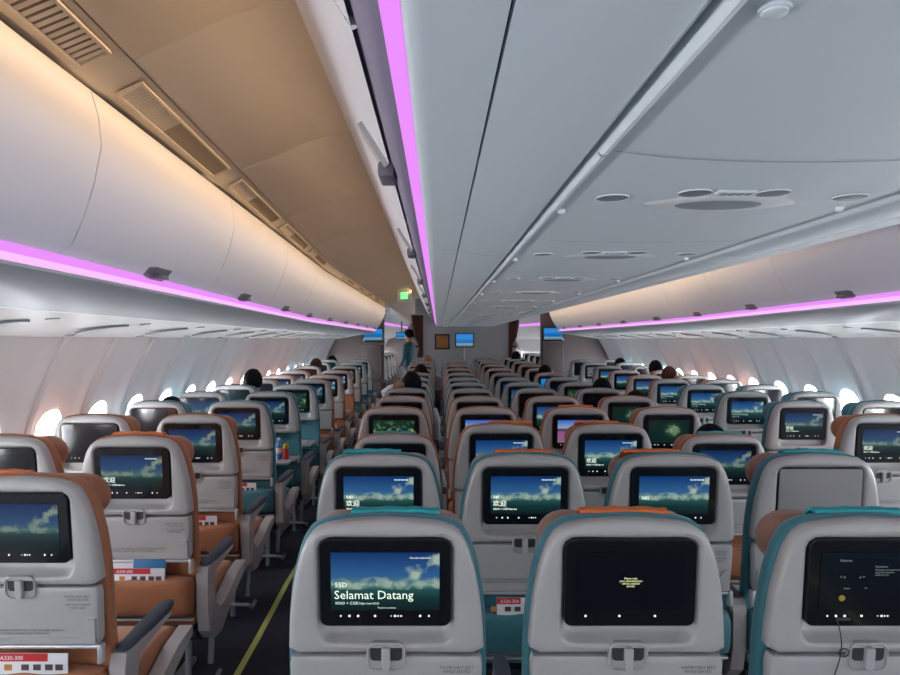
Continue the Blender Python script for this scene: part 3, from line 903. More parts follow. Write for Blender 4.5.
NS = 72
SM = {}
def build_seat_meshes():
    # hard grey shell with the hollow that holds the screen
    out = outline(0.228, TOP - 0.014, 0.842, 0.012)
    c = (0, 1.0)
    hole = rrect(-0.157, 0.157, 0.868, TOP - 0.053, 0.030, 5)
    # rings by (poly, inset, depth)
    m = MB(); rings = []
    for poly, ins, d in ((out, 0.010, 0.062), (out, 0.0, 0.050), (out, 0.0, 0.012), (out, 0.003, 0.004), (out, 0.010, 0.0), (out, 0.022, -0.002), (hole, -0.010, -0.003), (hole, -0.003, -0.001), (hole, 0.001, 0.004), (hole, 0.010, 0.026), (hole, 0.024, 0.036)):
        rings.append([bp(x, z, d) for x, z in sample(poly, c, NS, ins)])
    m.loft(rings, False, True)
    SM['shell'] = m.mesh('back_shell', 'shell', 0.8)
    # upholstered back cushion
    out2 = outline(0.237, TOP - 0.008, 0.42, 0.03)
    c2 = (0, 0.9); m = MB(); rings = []
    for ins, d in ((0.03, 0.044), (0.012, 0.041), (0.004, 0.044), (0.0, 0.052), (0.0, 0.070), (0.006, 0.085), (0.03, 0.105), (0.07, 0.115)):
        rings.append([bp(x, z, d) for x, z in sample(out2, c2, NS, ins)])
    m.loft(rings, True, True)
    SM['backrest'] = m.mesh('backrest', 'teal', 0.9)
    # headrest with wings
    out3 = rrect(-0.192, 0.192, 1.01, TOP - 0.030, 0.07, 10); m = MB(); rings = []
    for ins, d in ((0.02, 0.10), (0.006, 0.106), (0.0, 0.12), (0.0, 0.150), (0.008, 0.166), (0.05, 0.172)):
        rings.append([(x, yb(z) + d + 0.13 * x * x * 4 * (1 if d > .11 else 0), z) for x, z in sample(out3, (0, 1.08), NS, ins)])
    m.loft(rings, True, True)
    SM['headrest'] = m.mesh('headrest', 'brown', 0.9)
    # cloth folded over the top of the headrest
    m = MB()
    for i, sl in enumerate((0,)):
        rings = []
        for t in range(11):
            x = -0.105 + 0.21 * t / 10
            zt = TOP - 0.004 - 0.07 * (x ** 2) * 4 + 0.0015 * math.sin(t * 1.9)
            rings.append([(x, 0.058, zt - 0.006), (x, 0.060, zt + 0.000), (x, 0.085, zt + 0.002), (x, 0.105, zt - 0.010), (x, 0.175, zt - 0.075), (x, 0.168, zt - 0.077), (x, 0.100, zt - 0.016), (x, 0.085, zt - 0.004)])
        m.loft(rings, True, True)
    SM['cover'] = m.mesh('headrest_cover', 'cover_teal', 0.9)
    # screen housing and glass
    bz = rrect(-0.151, 0.151, 0.912, 1.120, 0.018, 6)
    m = MB()
    m.loft([[bp(x, z, 0.034) for x, z in bz], [bp(x, z, -0.002) for x, z in bz], [bp(x * .99, 1.019 + (z - 1.019) * .985, -0.005) for x, z in bz]])
    SM['monitor'] = m.mesh('monitor', 'bezel', 0.5)
    m = MB(); q = [(-0.1245, 0.952), (0.1245, 0.952), (0.1245, 1.092), (-0.1245, 1.092)]
    m.add([bp(x, z, -0.0062) for x, z in q], [(0, 1, 2, 3)])
    SM['screen'] = m.mesh('screen', 'scr_sky', smooth=False, uvs=[(0, 0), (1, 0), (1, 1), (0, 1)])
    m = MB()
    for x, w in ((-0.103, .0022), (-0.083, .003), (-0.063, .003), (-0.024, .003), (0.013, .0015), (0.022, .003), (0.029, .002), (0.036, .0022), (0.080, .003), (0.100, .0025)):
        m.loft([[bp(x + w * math.cos(a), 0.9385 + w * math.sin(a), -0.0064) for a in [k * PI / 3 for k in range(6)]], [bp(x + w * math.cos(a), 0.9385 + w * math.sin(a), -0.0066) for a in [k * PI / 3 for k in range(6)]]])
    SM['icons'] = m.mesh('touch_icons', 'icon_white', smooth=False)
    m = MB()
    for x in (-0.102, -0.024, 0.058):
        m.loft([[bp(x + .003 * math.cos(a), 0.9385 + .003 * math.sin(a), -d) for a in [k * PI / 3 for k in range(6)]] for d in (.0064, .0066)])
    SM['icons3'] = m.mesh('touch_icons', 'icon_white', smooth=False)
    # blank plate where one seat has no screen
    m = MB(); bz2 = rrect(-0.151, 0.151, 0.89, 1.120, 0.010, 5)
    m.loft([[bp(x, z, 0.026) for x, z in bz2], [bp(x, z, 0.004) for x, z in bz2]])
    m2 = MB(); bz3 = rrect(-0.148, 0.148, 0.893, 1.117, 0.009, 5)
    m.loft([[bp(x, z, 0.006) for x, z in bz3], [bp(x, z, 0.001) for x, z in bz3], [bp(x * .98, 1.009 + (z - 1.009) * .98, -0.001) for x, z in bz3]], mi=1)
    SM['blank'] = m.mesh('blank_panel', ['bezel', 'blank_panel'], 0.5)
    # tray table, folded
    tr = [(-0.225, 0.836), (0.225, 0.836), (0.220, 0.668), (0.212, 0.657), (-0.212, 0.657), (-0.220, 0.668)][::-1]
    m = MB(); ct = (0, 0.745); rings = []
    for ins, d in ((0.008, 0.040), (0.0, 0.034), (0.0, 0.006), (0.003, 0.001), (0.009, -0.001), (0.03, -0.0015)):
        rings.append([bp(x, z, d) for x, z in sample(tr, ct, NS, ins)])
    m.loft(rings, True, True)
    # raised corner pads and ledge
    for s in (-1, 1):
        m.loft([[bp(s * x, z, d) for x, z in ((0.214, 0.668), (0.168, 0.668), (0.176, 0.715), (0.194, 0.740), (0.214, 0.742))] for d in (0.0, -0.006, -0.009)])
    m.loft([[bp(x, z, d) for x, z in rrect(-0.214, 0.214, 0.664, 0.682, 0.005, 3)] for d in (0, -0.006)])
    SM['tray'] = m.mesh('tray_table', 'tray', 0.6)
    # latch: cup and turning tab
    m = MB(); cup = rrect(-0.045, 0.045, 0.803, 0.872, 0.020, 6)
    m.loft([[bp(x, z, 0.01) for x, z in cup], [bp(x, z, -0.006) for x, z in cup], [bp(x * .93, .8375 + (z - .8375) * .93, -0.0075) for x, z in cup], [bp(x * .88, .8375 + (z - .8375) * .88, -0.001) for x, z in cup]])
    SM['latch'] = m.mesh('tray_latch', 'latch_tab', 0.4)
    m = MB()
    m.loft([[bp(x, z, -0.0015) for x, z in rrect(-0.037, 0.037, 0.826, 0.864, .010, 4)], [bp(x, z, -0.002) for x, z in rrect(-0.037, 0.037, 0.826, 0.864, .010, 4)]])
    SM['cup'] = m.mesh('latch_hollow', 'latch_cup', 0.4)
    m = MB(); tb = rrect(-0.010, 0.010, 0.808, 0.862, 0.006, 4)
    m.loft([[bp(x, z, -0.001) for x, z in tb], [bp(x, z, -0.013) for x, z in tb], [bp(x * .7, z, -0.015) for x, z in tb]])
    SM['tab'] = m.mesh('latch_tab', 'latch_tab', 0.5)
    # instructions printed on the tray
    SM['print'] = text_mesh('instructions', [('FASTEN SEAT BELT', 0.165, 0.806, 0.0095, 'CENTER'), ('WHILE SEATED', 0.165, 0.796, 0.0095, 'CENTER'),
                                            ('LIFE VEST UNDER', 0.165, 0.781, 0.0095, 'CENTER'), ('YOUR SEAT', 0.165, 0.771, 0.0095, 'CENTER'),
                                            ('THIS TABLE MUST BE STOWED DURING TAXI, TAKE OFF AND LANDING', -0.165, 0.702, 0.0088, 'LEFT'), ('MEJA HARUS DITUTUP SAAT LEPAS LANDAS DAN MENDARAT', -0.165, 0.692, 0.0088, 'LEFT')],
                            'ink', bp, -0.0022)
    # hinge bar and brackets
    m = MB(); m.tube([bp(-0.218, 0.650, 0.008), bp(0.218, 0.650, 0.008)], 0.0075, 10)
    for s in (-1, 1):
        m.box(s * 0.222 - 0.008, s * 0.222 + 0.008, yb(.65) - 0.006, yb(.65) + 0.022, 0.60, 0.660, 0.006)
    SM['bar'] = m.mesh('hinge_bar', 'bar', 0.6)
    # lowered tray
    m = MB(); m.box(-0.215, 0.215, -0.26, 0.03, 0.648, 0.664, 0.006, seg=3)
    for s in (-1, 1): m.box(s * 0.222 - 0.006, s * 0.222 + 0.006, -0.10, 0.13, 0.640, 0.660, 0.004)
    SM['tray_down'] = m.mesh('tray_table', 'bar', 0.6)
    # pocket of the same cloth
    m = MB(); rings = []
    def pk(x, z): return bp(x, z, 0)
    for ins, d in ((0.0, 0.03), (0.0, 0.004), (0.006, -0.014), (0.02, -0.024), (0.05, -0.030)):
        pts = sample(rrect(-0.228, 0.228, 0.415, 0.580, 0.025, 5), (0, .50), 48, ins)
        rings.append([bp(x, z + (0.006 * math.cos(x * 9) if z > .55 else 0), d + 0.003 * math.sin(x * 40 + z * 30)) for x, z in pts])
    m.loft(rings, True, True)
    SM['pocket'] = m.mesh('literature_pocket', 'orange', 0.9)
    # seat cushion
    m = MB(); rings = []
    for y, h, zt in ((0.10, 0.03, .43), (0.13, 0.05, .455), (0.30, 0.06, 0.46), (0.50, 0.062, 0.468), (0.60, 0.055, 0.462), (0.635, 0.035, 0.445)):
        pts = rrect(-0.228, 0.228, zt - h * 2, zt + .01, min(0.035, h * .8), 4)
        rings.append([(x, y, z) for x, z in pts])
    m.loft(rings, True, True)
    SM['cushion'] = m.mesh('seat_cushion', 'orange', 0.9)
    # underframe
    m = MB(); m.box(-0.22, 0.22, 0.12, 0.58, 0.29, 0.335, 0.012)
    m.tube([(-0.23, 0.16, 0.30), (0.23, 0.16, 0.30)], 0.018); m.tube([(-0.23, 0.52, 0.30), (0.23, 0.52, 0.30)], 0.018)
    SM['underframe'] = m.mesh('underframe', 'dark', 0.6)
    m = MB(); m.box(-0.225, 0.225, yb(.42) - .002, yb(.42) + 0.02, 0.395, 0.405, 0.003); SM['rail'] = m.mesh('pocket_rail', 'bar')
    # legs: post, foot bar looping back
    m = MB()
    m.tube([(0, 0.20, 0.31), (0, 0.19, 0.03)], 0.014)
    SM['leg_rear'] = m.mesh('leg', 'frame_grey', 0.6)
    m = MB(); m.tube([(0, 0.50, 0.31), (0, 0.47, 0.03)], 0.014); SM['leg_front'] = m.mesh('leg', 'frame_grey', 0.6)
    m = MB(); m.tube([(-0.20, 0.17, 0.10), (0.16, 0.17, 0.10), (0.20, 0.19, 0.09), (0.205, 0.23, 0.06), (0.18, 0.40, 0.03)], 0.010); m.box(-0.02, 0.02, 0.15, 0.54, 0.001, 0.03, 0.006)
    SM['footbar'] = m.mesh('foot_bar', 'frame_grey', 0.6)
    # armrest at local x = 0
    m = MB()
    rings = []
    for y, w, z0, z1 in ((0.095, 0.014, 0.625, 0.650), (0.12, 0.022, 0.62, 0.658), (0.25, 0.024, 0.624, 0.662), (0.40, 0.024, 0.630, 0.664), (0.45, 0.018, 0.634, 0.660)):
        rings.append([(x, y, z) for x, z in rrect(-w, w, z0, z1, 0.010, 3)])
    m.loft(rings, True, True)
    SM['arm_pad'] = m.mesh('armrest_pad', 'arm_pad', 0.8)
    m = MB()
    side = [(0.085, 0.645), (0.075, 0.60), (0.078, 0.46), (0.10, 0.37), (0.14, 0.335), (0.19, 0.345), (0.205, 0.40), (0.175, 0.46), (0.165, 0.56), (0.18, 0.61), (0.40, 0.632), (0.41, 0.622), (0.20, 0.592)]
    side = [(0.085, 0.642), (0.074, 0.60), (0.078, 0.46), (0.10, 0.37), (0.14, 0.330), (0.18, 0.345), (0.19, 0.40), (0.168, 0.46), (0.160, 0.56), (0.185, 0.600), (0.41, 0.622), (0.41, 0.634)]
    for xs in ((-0.020, -0.024, -0.024, -0.018),):
        pass
    m.loft([[(-0.024, y, z) for y, z in side], [(0.024, y, z) for y, z in side]])
    SM['arm_support'] = m.mesh('armrest_support', 'side_cover', 0.5)
    m = MB()
    side = [(0.13, 0.46), (0.11, 0.36), (0.15, 0.295), (0.24, 0.285), (0.44, 0.385), (0.60, 0.44), (0.60, 0.475), (0.47, 0.462), (0.28, 0.40), (0.22, 0.40)]
    m.loft([[(-0.018, y, z) for y, z in side], [(-0.024, y, z * .995 + .002) for y, z in side], [(0.028, y, z) for y, z in side]])
    SM['side_cover'] = m.mesh('side_cover', 'side_cover', 0.5)
build_seat_meshes()

def txt(key, lines, m, bold=0.0):
    SM[key] = text_mesh(key, lines, m, bp, -0.0068, bold)
txt('t_malay', [('55D', -0.116, 1.0085, 0.0165, 'LEFT'), ('Selamat Datang', -0.118, 0.980, 0.0292, 'LEFT'), ('KNO + CGK', -0.115, 0.9665, 0.0098, 'LEFT'), ('Flight time 02:25', -0.060, 0.9670, 0.0068, 'LEFT'), ('Garuda Indonesia', 0.056, 1.077, 0.0068, 'LEFT'), ('Touch to continue', -0.018, 0.9570, 0.0055, 'LEFT')], 'white_text', 0.0)
for k, s in (('t_54d', '54D'), ('t_54f', '54F'), ('t_gen', '')):
    txt(k, [(s, -0.116, 1.0105, 0.0150, 'LEFT'), ('欢迎', -0.117, 0.983, 0.0245, 'LEFT'), ('KNO + CGK', -0.115, 0.9680, 0.0098, 'LEFT'), ('Flight time', -0.060, 0.9685, 0.0068, 'LEFT'), ('Garuda Indonesia', 0.056, 1.077, 0.0068, 'LEFT')], 'white_text', 0.0002)
txt('t_54g', [('54G', -0.116, 1.0065, 0.0160, 'LEFT'), ('Garuda Indonesia', 0.056, 1.077, 0.0068, 'LEFT')], 'white_text', 0.0002)
txt('t_small', [('Selamat Datang', -0.117, 0.985, 0.020, 'LEFT'), ('KNO + CGK', -0.115, 0.9680, 0.010, 'LEFT'), ('Garuda Indonesia', 0.056, 1.077, 0.0068, 'LEFT')], 'soft_text', 0.0001)
txt('t_wait', [('Please wait,', 0.0, 1.0275, 0.0066, 'CENTER'), ('your entertainment', 0.0, 1.0213, 0.0066, 'CENTER'), ('will be available', 0.0, 1.0151, 0.0066, 'CENTER'), ('shortly.', 0.0, 1.0089, 0.0066, 'CENTER')], 'yellow_text', 0.00015)
txt('t_menu', [('Selamat', -0.082, 1.070, 0.009, 'LEFT'), ('Nusantara', 0.0, 1.056, 0.0068, 'LEFT'), ('Welcome on board and', 0.0, 1.0485, 0.0058, 'LEFT'), ('enjoy the selection', 0.0, 1.0425, 0.0058, 'LEFT'), ('made for you', 0.0, 1.0365, 0.0058, 'LEFT'),
                ('< o', -0.080, 1.030, 0.010, 'LEFT'), ('o >', -0.036, 1.030, 0.010, 'LEFT'), ('oo Audio', 0.070, 1.034, 0.006, 'LEFT'), ('Movies', 0.075, 1.022, 0.0055, 'LEFT'), ('Games', -0.07, 1.004, 0.0055, 'LEFT'), ('TV', -0.022, 1.004, 0.0055, 'LEFT')], 'dim_text', 0.0001)
m = MB()
for r0, r1 in ((0.0, 0.0075),):
    m.loft([[bp(-0.072 + r1 * math.cos(a), 0.982 + r1 * math.sin(a), -.0068) for a in [2 * PI * i / 16 for i in range(16)]]] * 1 + [[bp(-0.072 + r1 * math.cos(a), 0.982 + r1 * math.sin(a), -.0070) for a in [2 * PI * i / 16 for i in range(16)]]])
SM['gold_dot'] = m.mesh('menu_button', 'gold_dim')

def seat(x, y, col, head, cover, screen, label, group, text=None, tray=True, arms=(), detail=2, legs=False, coverdx=0.0, icons='icons', shellmat=None, pocket=True, dz=0.0):
    o = empty('airline_seat', (x, y, zf(y + 0.2)), label, 'seat', group)
    o.scale.z = (1.12 + dz) / 1.12
    put('backrest', SM['backrest'], o, m=col)
    put('back_shell', SM['shell'], o, m=shellmat)
    put('headrest', SM['headrest'], o, m=head)
    if cover:
        c = put('headrest_cover', SM['cover'], o, (coverdx, 0, 0), m=cover)
    if screen == 'blank':
        put('blank_panel', SM['blank'], o)
    else:
        mo = put('monitor', SM['monitor'], o)
        s = put('screen', SM['screen'], mo, m=screen)
        if detail > 0: put('touch_icons', SM[icons], mo)
        if text: put('screen_text', SM[text], mo)
        if text == 't_menu': put('menu_button', SM['gold_dot'], mo)
    if tray:
        t = put('tray_table', SM['tray'], o)
        if detail > 1: put('instructions', SM['print'], t)
    else:
        put('tray_table', SM['tray_down'], o)
    if detail > 0:
        l = put('tray_latch', SM['latch'], o)
        put('hollow', SM['cup'], l); put('turn_tab', SM['tab'], l)
        put('hinge_bar', SM['bar'], o)
    if pocket: put('literature_pocket', SM['pocket'], o, m=col)
    put('seat_cushion', SM['cushion'], o, m=col)
    put('underframe', SM['underframe'], o)
    if detail > 1: put('pocket_rail', SM['rail'], o)
    for ax in arms:
        put('armrest_pad', SM['arm_pad'], o, (ax, 0, -0.025))
        put('armrest_support', SM['arm_support'], o, (ax, 0, -0.025))
        put('side_cover', SM['side_cover'], o, (ax, 0, 0))
    if legs:
        sgn = 1 if x < XM else -1
        px = 0.16 * sgn
        put('leg', SM['leg_rear'], o, (px, 0, 0)); put('leg', SM['leg_front'], o, (px, 0, 0))
        put('foot_bar', SM['footbar'], o, (px * .3, 0, 0))
    return o

CN = {'L1': 'left window column', 'L2': 'left aisle column', 'A': 'centre block column beside left aisle', 'B': 'centre block second column',
      'C': 'centre block third column', 'D': 'centre block column beside right aisle', 'R1': 'right aisle column', 'R2': 'right window column'}
CW = {'teal': 'teal', 'orange': 'orange', 'taupe': 'taupe'}
# centre block
for r in range(1, 15):
    y = 1.48 + 0.83 * (r - 1)
    col = 'teal' if (r <= 2 or 6 <= r <= 8 or r >= 12) else 'orange'
    xs = {'A': -0.27, 'B': 0.292, 'C': 0.857, 'D': 1.413}
    if r == 1: xs = {'A': -0.121, 'B': 0.442, 'C': 1.0}
    if r == 2: xs = {'A': -0.212, 'B': 0.313, 'C': 0.842, 'D': 1.368}
    if r == 3: xs = {'A': -0.212, 'B': 0.308, 'C': 0.836, 'D': 1.39}
    for cn, x in xs.items():
        scr, tx, cov, dx, ic = ('scr_dark', None, None, 0, 'icons')
        head = 'brown' if col == 'teal' else 'orange'
        if r == 1:
            scr, tx, cov, dx = {'A': ('scr_sky', 't_malay', 'cover_teal', 0.02), 'B': ('scr_dark', 't_wait', 'cover_orange', 0.0), 'C': ('scr_menu', 't_menu', 'cover_teal', 0.0)}[cn]
            if cn == 'B': ic = 'icons3'
        elif r == 2:
            scr, tx, cov, dx = {'A': ('scr_sky', 't_54d', 'cover_teal', -0.03), 'B': ('scr_sky', 't_54f', 'cover_orange', 0.0), 'C': ('scr_sky', 't_54g', 'cover_orange', -0.06), 'D': ('blank', None, 'cover_teal', 0.0)}[cn]
        elif r == 3:
            scr, tx, cov, dx = {'A': ('scr_dark', None, 'cover_teal', 0.0), 'B': ('scr_sky', 't_gen', 'cover_orange', 0.05), 'C': ('scr_sky', 't_gen', 'cover_orange', -0.05), 'D': ('scr_sky_dim', None, 'cover_teal', 0.0)}[cn]
        elif r == 4:
            scr = {'A': 'scr_green', 'B': 'scr_pink', 'C': 'scr_pink', 'D': 'scr_face'}[cn]
            cov = 'cover_orange' if cn in 'C' else None
        elif r == 5:
            scr = {'A': 'scr_dark', 'B': 'scr_dark', 'C': 'scr_sky_far', 'D': 'scr_face'}[cn]
        elif r == 6:
            scr = {'A': 'scr_dark', 'B': 'scr_dark', 'C': 'scr_dark', 'D': 'scr_dark'}[cn]
        elif r in (7, 8):
            scr = {'A': 'scr_dark', 'B': 'scr_dark', 'C': 'scr_sky_far', 'D': 'scr_green' if r == 7 else 'scr_dark'}[cn]
        elif cn == 'D' and r == 9: scr = 'scr_blue'
        arms = (-0.26,) if cn != 'D' else (-0.26, 0.26)
        if r == 1 and cn == 'C': arms = (-0.26,)
        seat(x, y, col, head, cov, scr, '%s airline seat with grey shell, %s row ahead, %s' % (CW[col], ORD[r - 1], CN[cn]), 'seats of the centre block', tx,
             arms=arms, detail=2 if r <= 3 else (1 if r <= 6 else 0), legs=True, coverdx=dx, icons=ic,
             dz={1: -0.016, 2: -0.014}.get(r, -0.05 if (r == 3 and cn in 'AD') else 0))
# side blocks
L2X = [-1.222, -1.244, -1.312, -1.333, -1.335, -1.335] + [-1.335] * 8
R1X = [2.3, 2.35, 2.39, 2.42, 2.44, 2.445] + [2.447] * 8
down_rows = (5, 6, 9)
for r in range(1, 13):
    y = 1.80 + 0.83 * (r - 1) + (0.07 if r == 1 else 0)
    col = 'orange' if (r <= 3 or 7 <= r <= 9) else 'teal'
    for cn in ('L1', 'L2', 'R1', 'R2'):
        if cn == 'L1' and r < 2: continue
        if cn == 'R1' and r < 3: continue
        if cn == 'R2' and r < 4: continue
        x = {'L1': L2X[r - 1] - 0.545, 'L2': L2X[r - 1], 'R1': R1X[r - 1], 'R2': R1X[r - 1] + 0.545}[cn]
        tx = None; cov = None; dx = 0.0
        scr = 'scr_sky'
        if cn in ('L1', 'R2'): scr = ('scr_dark', 'scr_sky_dim', 'scr_dark', 'scr_dark')[r % 4]
        if cn == 'L2':
            cov = {1: 'cover_orange', 2: 'cover_orange'}.get(r); tx = {2: 't_gen', 3: None}.get(r)
            if r == 1: dx = -0.10
            scr = {6: 'scr_green', 10: 'scr_grey', 1: 'scr_sky_dim', 2: 'scr_sky_dim'}.get(r, 'scr_sky_dim' if r < 8 else 'scr_sky')
        if cn == 'R1':
            tx = {3: 't_gen', 4: 't_gen', 5: 't_small', 6: 't_small', 7: 't_small'}.get(r)
            scr = {11: 'scr_grey', 12: 'scr_dark', 4: 'scr_sky_dim', 3: 'scr_sky_dim'}.get(r, 'scr_sky')
        if cn == 'L1' and r == 8: scr = 'scr_sky'
        arms = {'L1': (0.26,), 'L2': (0.262,), 'R1': (-0.262,), 'R2': (-0.262,)}[cn]
        tray = not (cn == 'L2' and r in down_rows)
        lab = '%s airline seat with grey shell, %s row ahead, %s' % (CW[col], ORD[r - 1], CN[cn])
        seat(x, y, col, 'orange' if col == 'orange' else 'teal', cov, scr, lab, 'seats of the %s side' % ('left' if cn[0] == 'L' else 'right'), tx,
             tray=tray, arms=arms, detail=2 if r <= 4 else (1 if r <= 7 else 0), legs=True, coverdx=dx, dz=(-0.012 if r == 1 else 0.010))
# forward cabin seats seen through the openings
for r in range(4):
    y = 14.1 + 0.95 * r
    for x, nm in ((-1.32, 'left'), (2.42, 'right')):
        o = seat(x, y, 'taupe', 'taupe', None, 'scr_dark', 'taupe seat of the forward cabin past the %s bulkhead, %s one' % (nm, ORD[r]), 'forward cabin seats', detail=1, legs=True)

# ------------------------------------------------------------------ things in and on the seats
def safety_card(x, y, dz, label, both=True, dx=0.015, w=0.21):
    """cards standing in a seat pocket behind seat at x,y"""
    o = empty('safety_card', (x + dx, y + yb(0.6) - 0.012, zf(y + .2) + dz - 0.03), label, 'safety card', 'safety cards in the seat pockets')
    m = MB(); m.box(-w / 2, w / 2, -0.003, 0.001, -0.075, 0.045, 0.0008)
    put('sheet', m.mesh('card_sheet', 'paper_white'), o)
    m = MB(); m.box(-w / 2, w * .22, -0.0042, -0.003, 0.022, 0.045)
    put('red_band', m.mesh('card_band', 'paper_red'), o)
    put('lettering', text_mesh('card_text', [('A330-300', -w / 2 + 0.012, 0.027, 0.017, 'LEFT')], 'paper_white', lambda a, b, d: (a, -0.0046, b), 0, 0.0002), o)
    m = MB()
    for i, (a, c) in enumerate(((-0.07, 1), (-0.02, 0), (0.015, 0), (0.05, 0), (0.08, 0))):
        if a < w / 2 - .01:
            m.box(a - 0.011, a + 0.011, -0.0042, -0.003, -0.004, 0.013, 0, mi=c)
    put('pictures', m.mesh('card_pictures', ['paper_ink', 'paper_orange']), o)
safety_card(-1.21, 1.87, 0.615, 'white safety card with red band in the pocket of the nearest orange seat')
safety_card(-1.244, 2.63, 0.615, 'white safety card with red band under a blue magazine, second orange seat')
safety_card(-1.312, 3.46, 0.615, 'white safety card with red band in the pocket of the third orange seat')
safety_card(-1.333, 4.29, 0.615, 'white safety card in the pocket of the nearest left teal seat')
safety_card(0.313, 2.31, 0.615, 'red topped safety card in the teal pocket between the nearest centre seats', dx=-0.04, w=.12)
def magazine(x, y, dz, label, cm, w=0.15, rx=0.0, h=0.07):
    o = empty('magazine', (x, y + yb(0.6) + 0.006, zf(y + .2) + dz - 0.03), label, 'magazine', 'magazines in the seat pockets')
    m = MB()
    m.box(-w / 2, w / 2, -0.008, 0.003, -0.07, h, 0.002); put('pages', m.mesh('pages', 'paper_white'), o)
    m = MB(); m.box(-w / 2 - .001, w / 2 + .001, -0.0105, -0.008, -0.07, h + .001, 0.0005); put('cover', m.mesh('cover', cm), o)
    o.rotation_euler.y = rx
magazine(-1.194, 2.63, 0.625, 'blue magazine standing behind the safety card in the second orange seat', 'paper_blue', 0.13, 0.05)
magazine(-1.309, 2.64, 0.62, 'white magazine leaning behind the safety card in the second orange seat', 'paper_white', 0.13, -0.15, 0.065)

# bottle and can on the lowered tray
x5, y5 = L2X[4], 1.80 + 0.83 * 4
z5 = zf(y5 + .2) + 0.664
o = empty('water_bottle', (x5 + 0.105, y5 - 0.10, z5), 'small blue labelled water bottle on the lowered tray', 'bottle')
m = MB(); m.lathe(0, 0, [(0.028, 0), (0.031, 0.01), (0.031, 0.10), (0.026, 0.12), (0.012, 0.145), (0.012, 0.15)]); put('body', m.mesh('bottle_body', 'bottle_blue'), o)
o.scale = (.8, .8, 1)
m = MB(); m.lathe(0, 0, [(0.014, 0.15), (0.014, 0.168), (0.012, 0.170)]); put('cap', m.mesh('bottle_cap', 'paper_white'), o)
m = MB(); m.lathe(0, 0, [(0.0315, 0.05), (0.032, 0.052), (0.032, 0.09), (0.0315, 0.092)]); put('label_band', m.mesh('bottle_label', 'paper_white'), o)
o = empty('drink_can', (x5 + 0.165, y5 - 0.12, z5), 'red and gold drink can beside the bottle on the lowered tray', 'can')
m = MB(); m.lathe(0, 0, [(0.024, 0), (0.030, 0.008), (0.030, 0.09), (0.030, 0.092)]); put('body', m.mesh('can_body', 'can_red'), o)
o.scale = (.72, .72, 1)
m = MB(); m.lathe(0, 0, [(0.0302, 0.115), (0.0302, 0.092), (0.0302, 0.105), (0.027, 0.118), (0.022, 0.124), (0.018, 0.122)]); put('shoulder', m.mesh('can_top', 'can_gold'), o)
x6, y6 = L2X[5], 1.80 + 0.83 * 5
o = empty('folded_napkin', (x6 + 0.10, y6 - 0.13, zf(y6 + .2) + 0.664), 'white folded napkin on the lowered tray behind the bottle', 'napkin')
m = MB(); m.box(-0.06, 0.06, -0.05, 0.05, 0, 0.012, 0.004); m.box(-0.04, 0.05, -0.03, 0.045, 0.012, 0.024, 0.005); put('folds', m.mesh('napkin', 'paper_white'), o)

# charging cable hanging under the third near screen
o = empty('charging_cable', (1.0, 1.48, 0), 'thin black cable hanging below the dark menu screen', 'cable')
m = MB(); m.box(-0.083, -0.050, yb(.913) - 0.012, yb(.913) + 0.004, 0.910, 0.9175, 0.002); put('plug', m.mesh('plug', 'dark'), o)
m = MB(); pts = []
for i in range(40):
    t = i / 39
    z = 0.912 - 0.20 * t
    xx = -0.082 + 0.012 * math.sin(t * 5.0) + 0.006 * t
    pts.append(bp(xx, z, -0.012))
loop = [bp(-0.074 + 0.012 * math.cos(a) + .012, 0.835 + 0.010 * math.sin(a), -0.013) for a in [PI + 2 * PI * k / 14 for k in range(15)]]
m.tube(pts, 0.0013, 6); m.tube(loop, 0.0013, 6)
put('wire', m.mesh('wire', 'dark'), o)

# ------------------------------------------------------------------ people
def limb(mb_, pts, rs, n=14): mb_.tube(pts, rs, n)

def ellipsoid(mb_, c, r, n=16, k=10, rot=None):
    rings = []
    for i in range(1, k):
        th = PI * i / k
        rings.append([(c[0] + r[0] * math.sin(th) * math.cos(a), c[1] + r[1] * math.sin(th) * math.sin(a), c[2] + r[2] * math.cos(th)) for a in [2 * PI * j / n for j in range(n)]])
    mb_.loft(rings)

def body_mesh(name, build, mats, classify, vox=0.012):
    m = MB(); build(m)
    me = m.mesh(name + '_raw', mats[0], smooth=True)
    ob = bpy.data.objects.new('tmp', me); C.objects.link(ob)
    md = ob.modifiers.new('r', 'REMESH'); md.mode = 'VOXEL'; md.voxel_size = vox
    ms = ob.modifiers.new('s', 'SMOOTH'); ms.iterations = 6; ms.factor = 0.5
    bpy.context.view_layer.update()
    dg = bpy.context.evaluated_depsgraph_get()
    out = bpy.data.meshes.new_from_object(ob.evaluated_get(dg))
    bpy.data.objects.remove(ob)
    out.name = name
    out.materials.clear()
    for q in mats: out.materials.append(MAT[q])
    out.polygons.foreach_set('material_index', [classify(p.center) for p in out.polygons])
    out.polygons.foreach_set('use_smooth', [True] * len(out.polygons))
    return out

def head_build(m, c):
    x, y, z = c
    ellipsoid(m, (x, y, z + 0.02), (0.078, 0.098, 0.105))
    ellipsoid(m, (x, y + 0.035, z - 0.045), (0.058, 0.062, 0.072))       # jaw
    m.tube([(x, y + 0.085, z + 0.01), (x, y + 0.112, z - 0.022)], [0.010, 0.014], 8)  # nose
    ellipsoid(m, (x, y + 0.092, z - 0.055), (0.025, 0.012, 0.008), 10, 6)  # mouth
    for s in (-1, 1):
        ellipsoid(m, (x + s * 0.078, y + 0.0, z - 0.002), (0.012, 0.020, 0.032), 10, 6)
        ellipsoid(m, (x + s * 0.030, y + 0.082, z + 0.018), (0.014, 0.012, 0.009), 8, 6)
    limb(m, [(x, y - 0.015, z - 0.06), (x, y - 0.025, z - 0.16)], [0.055, 0.062])

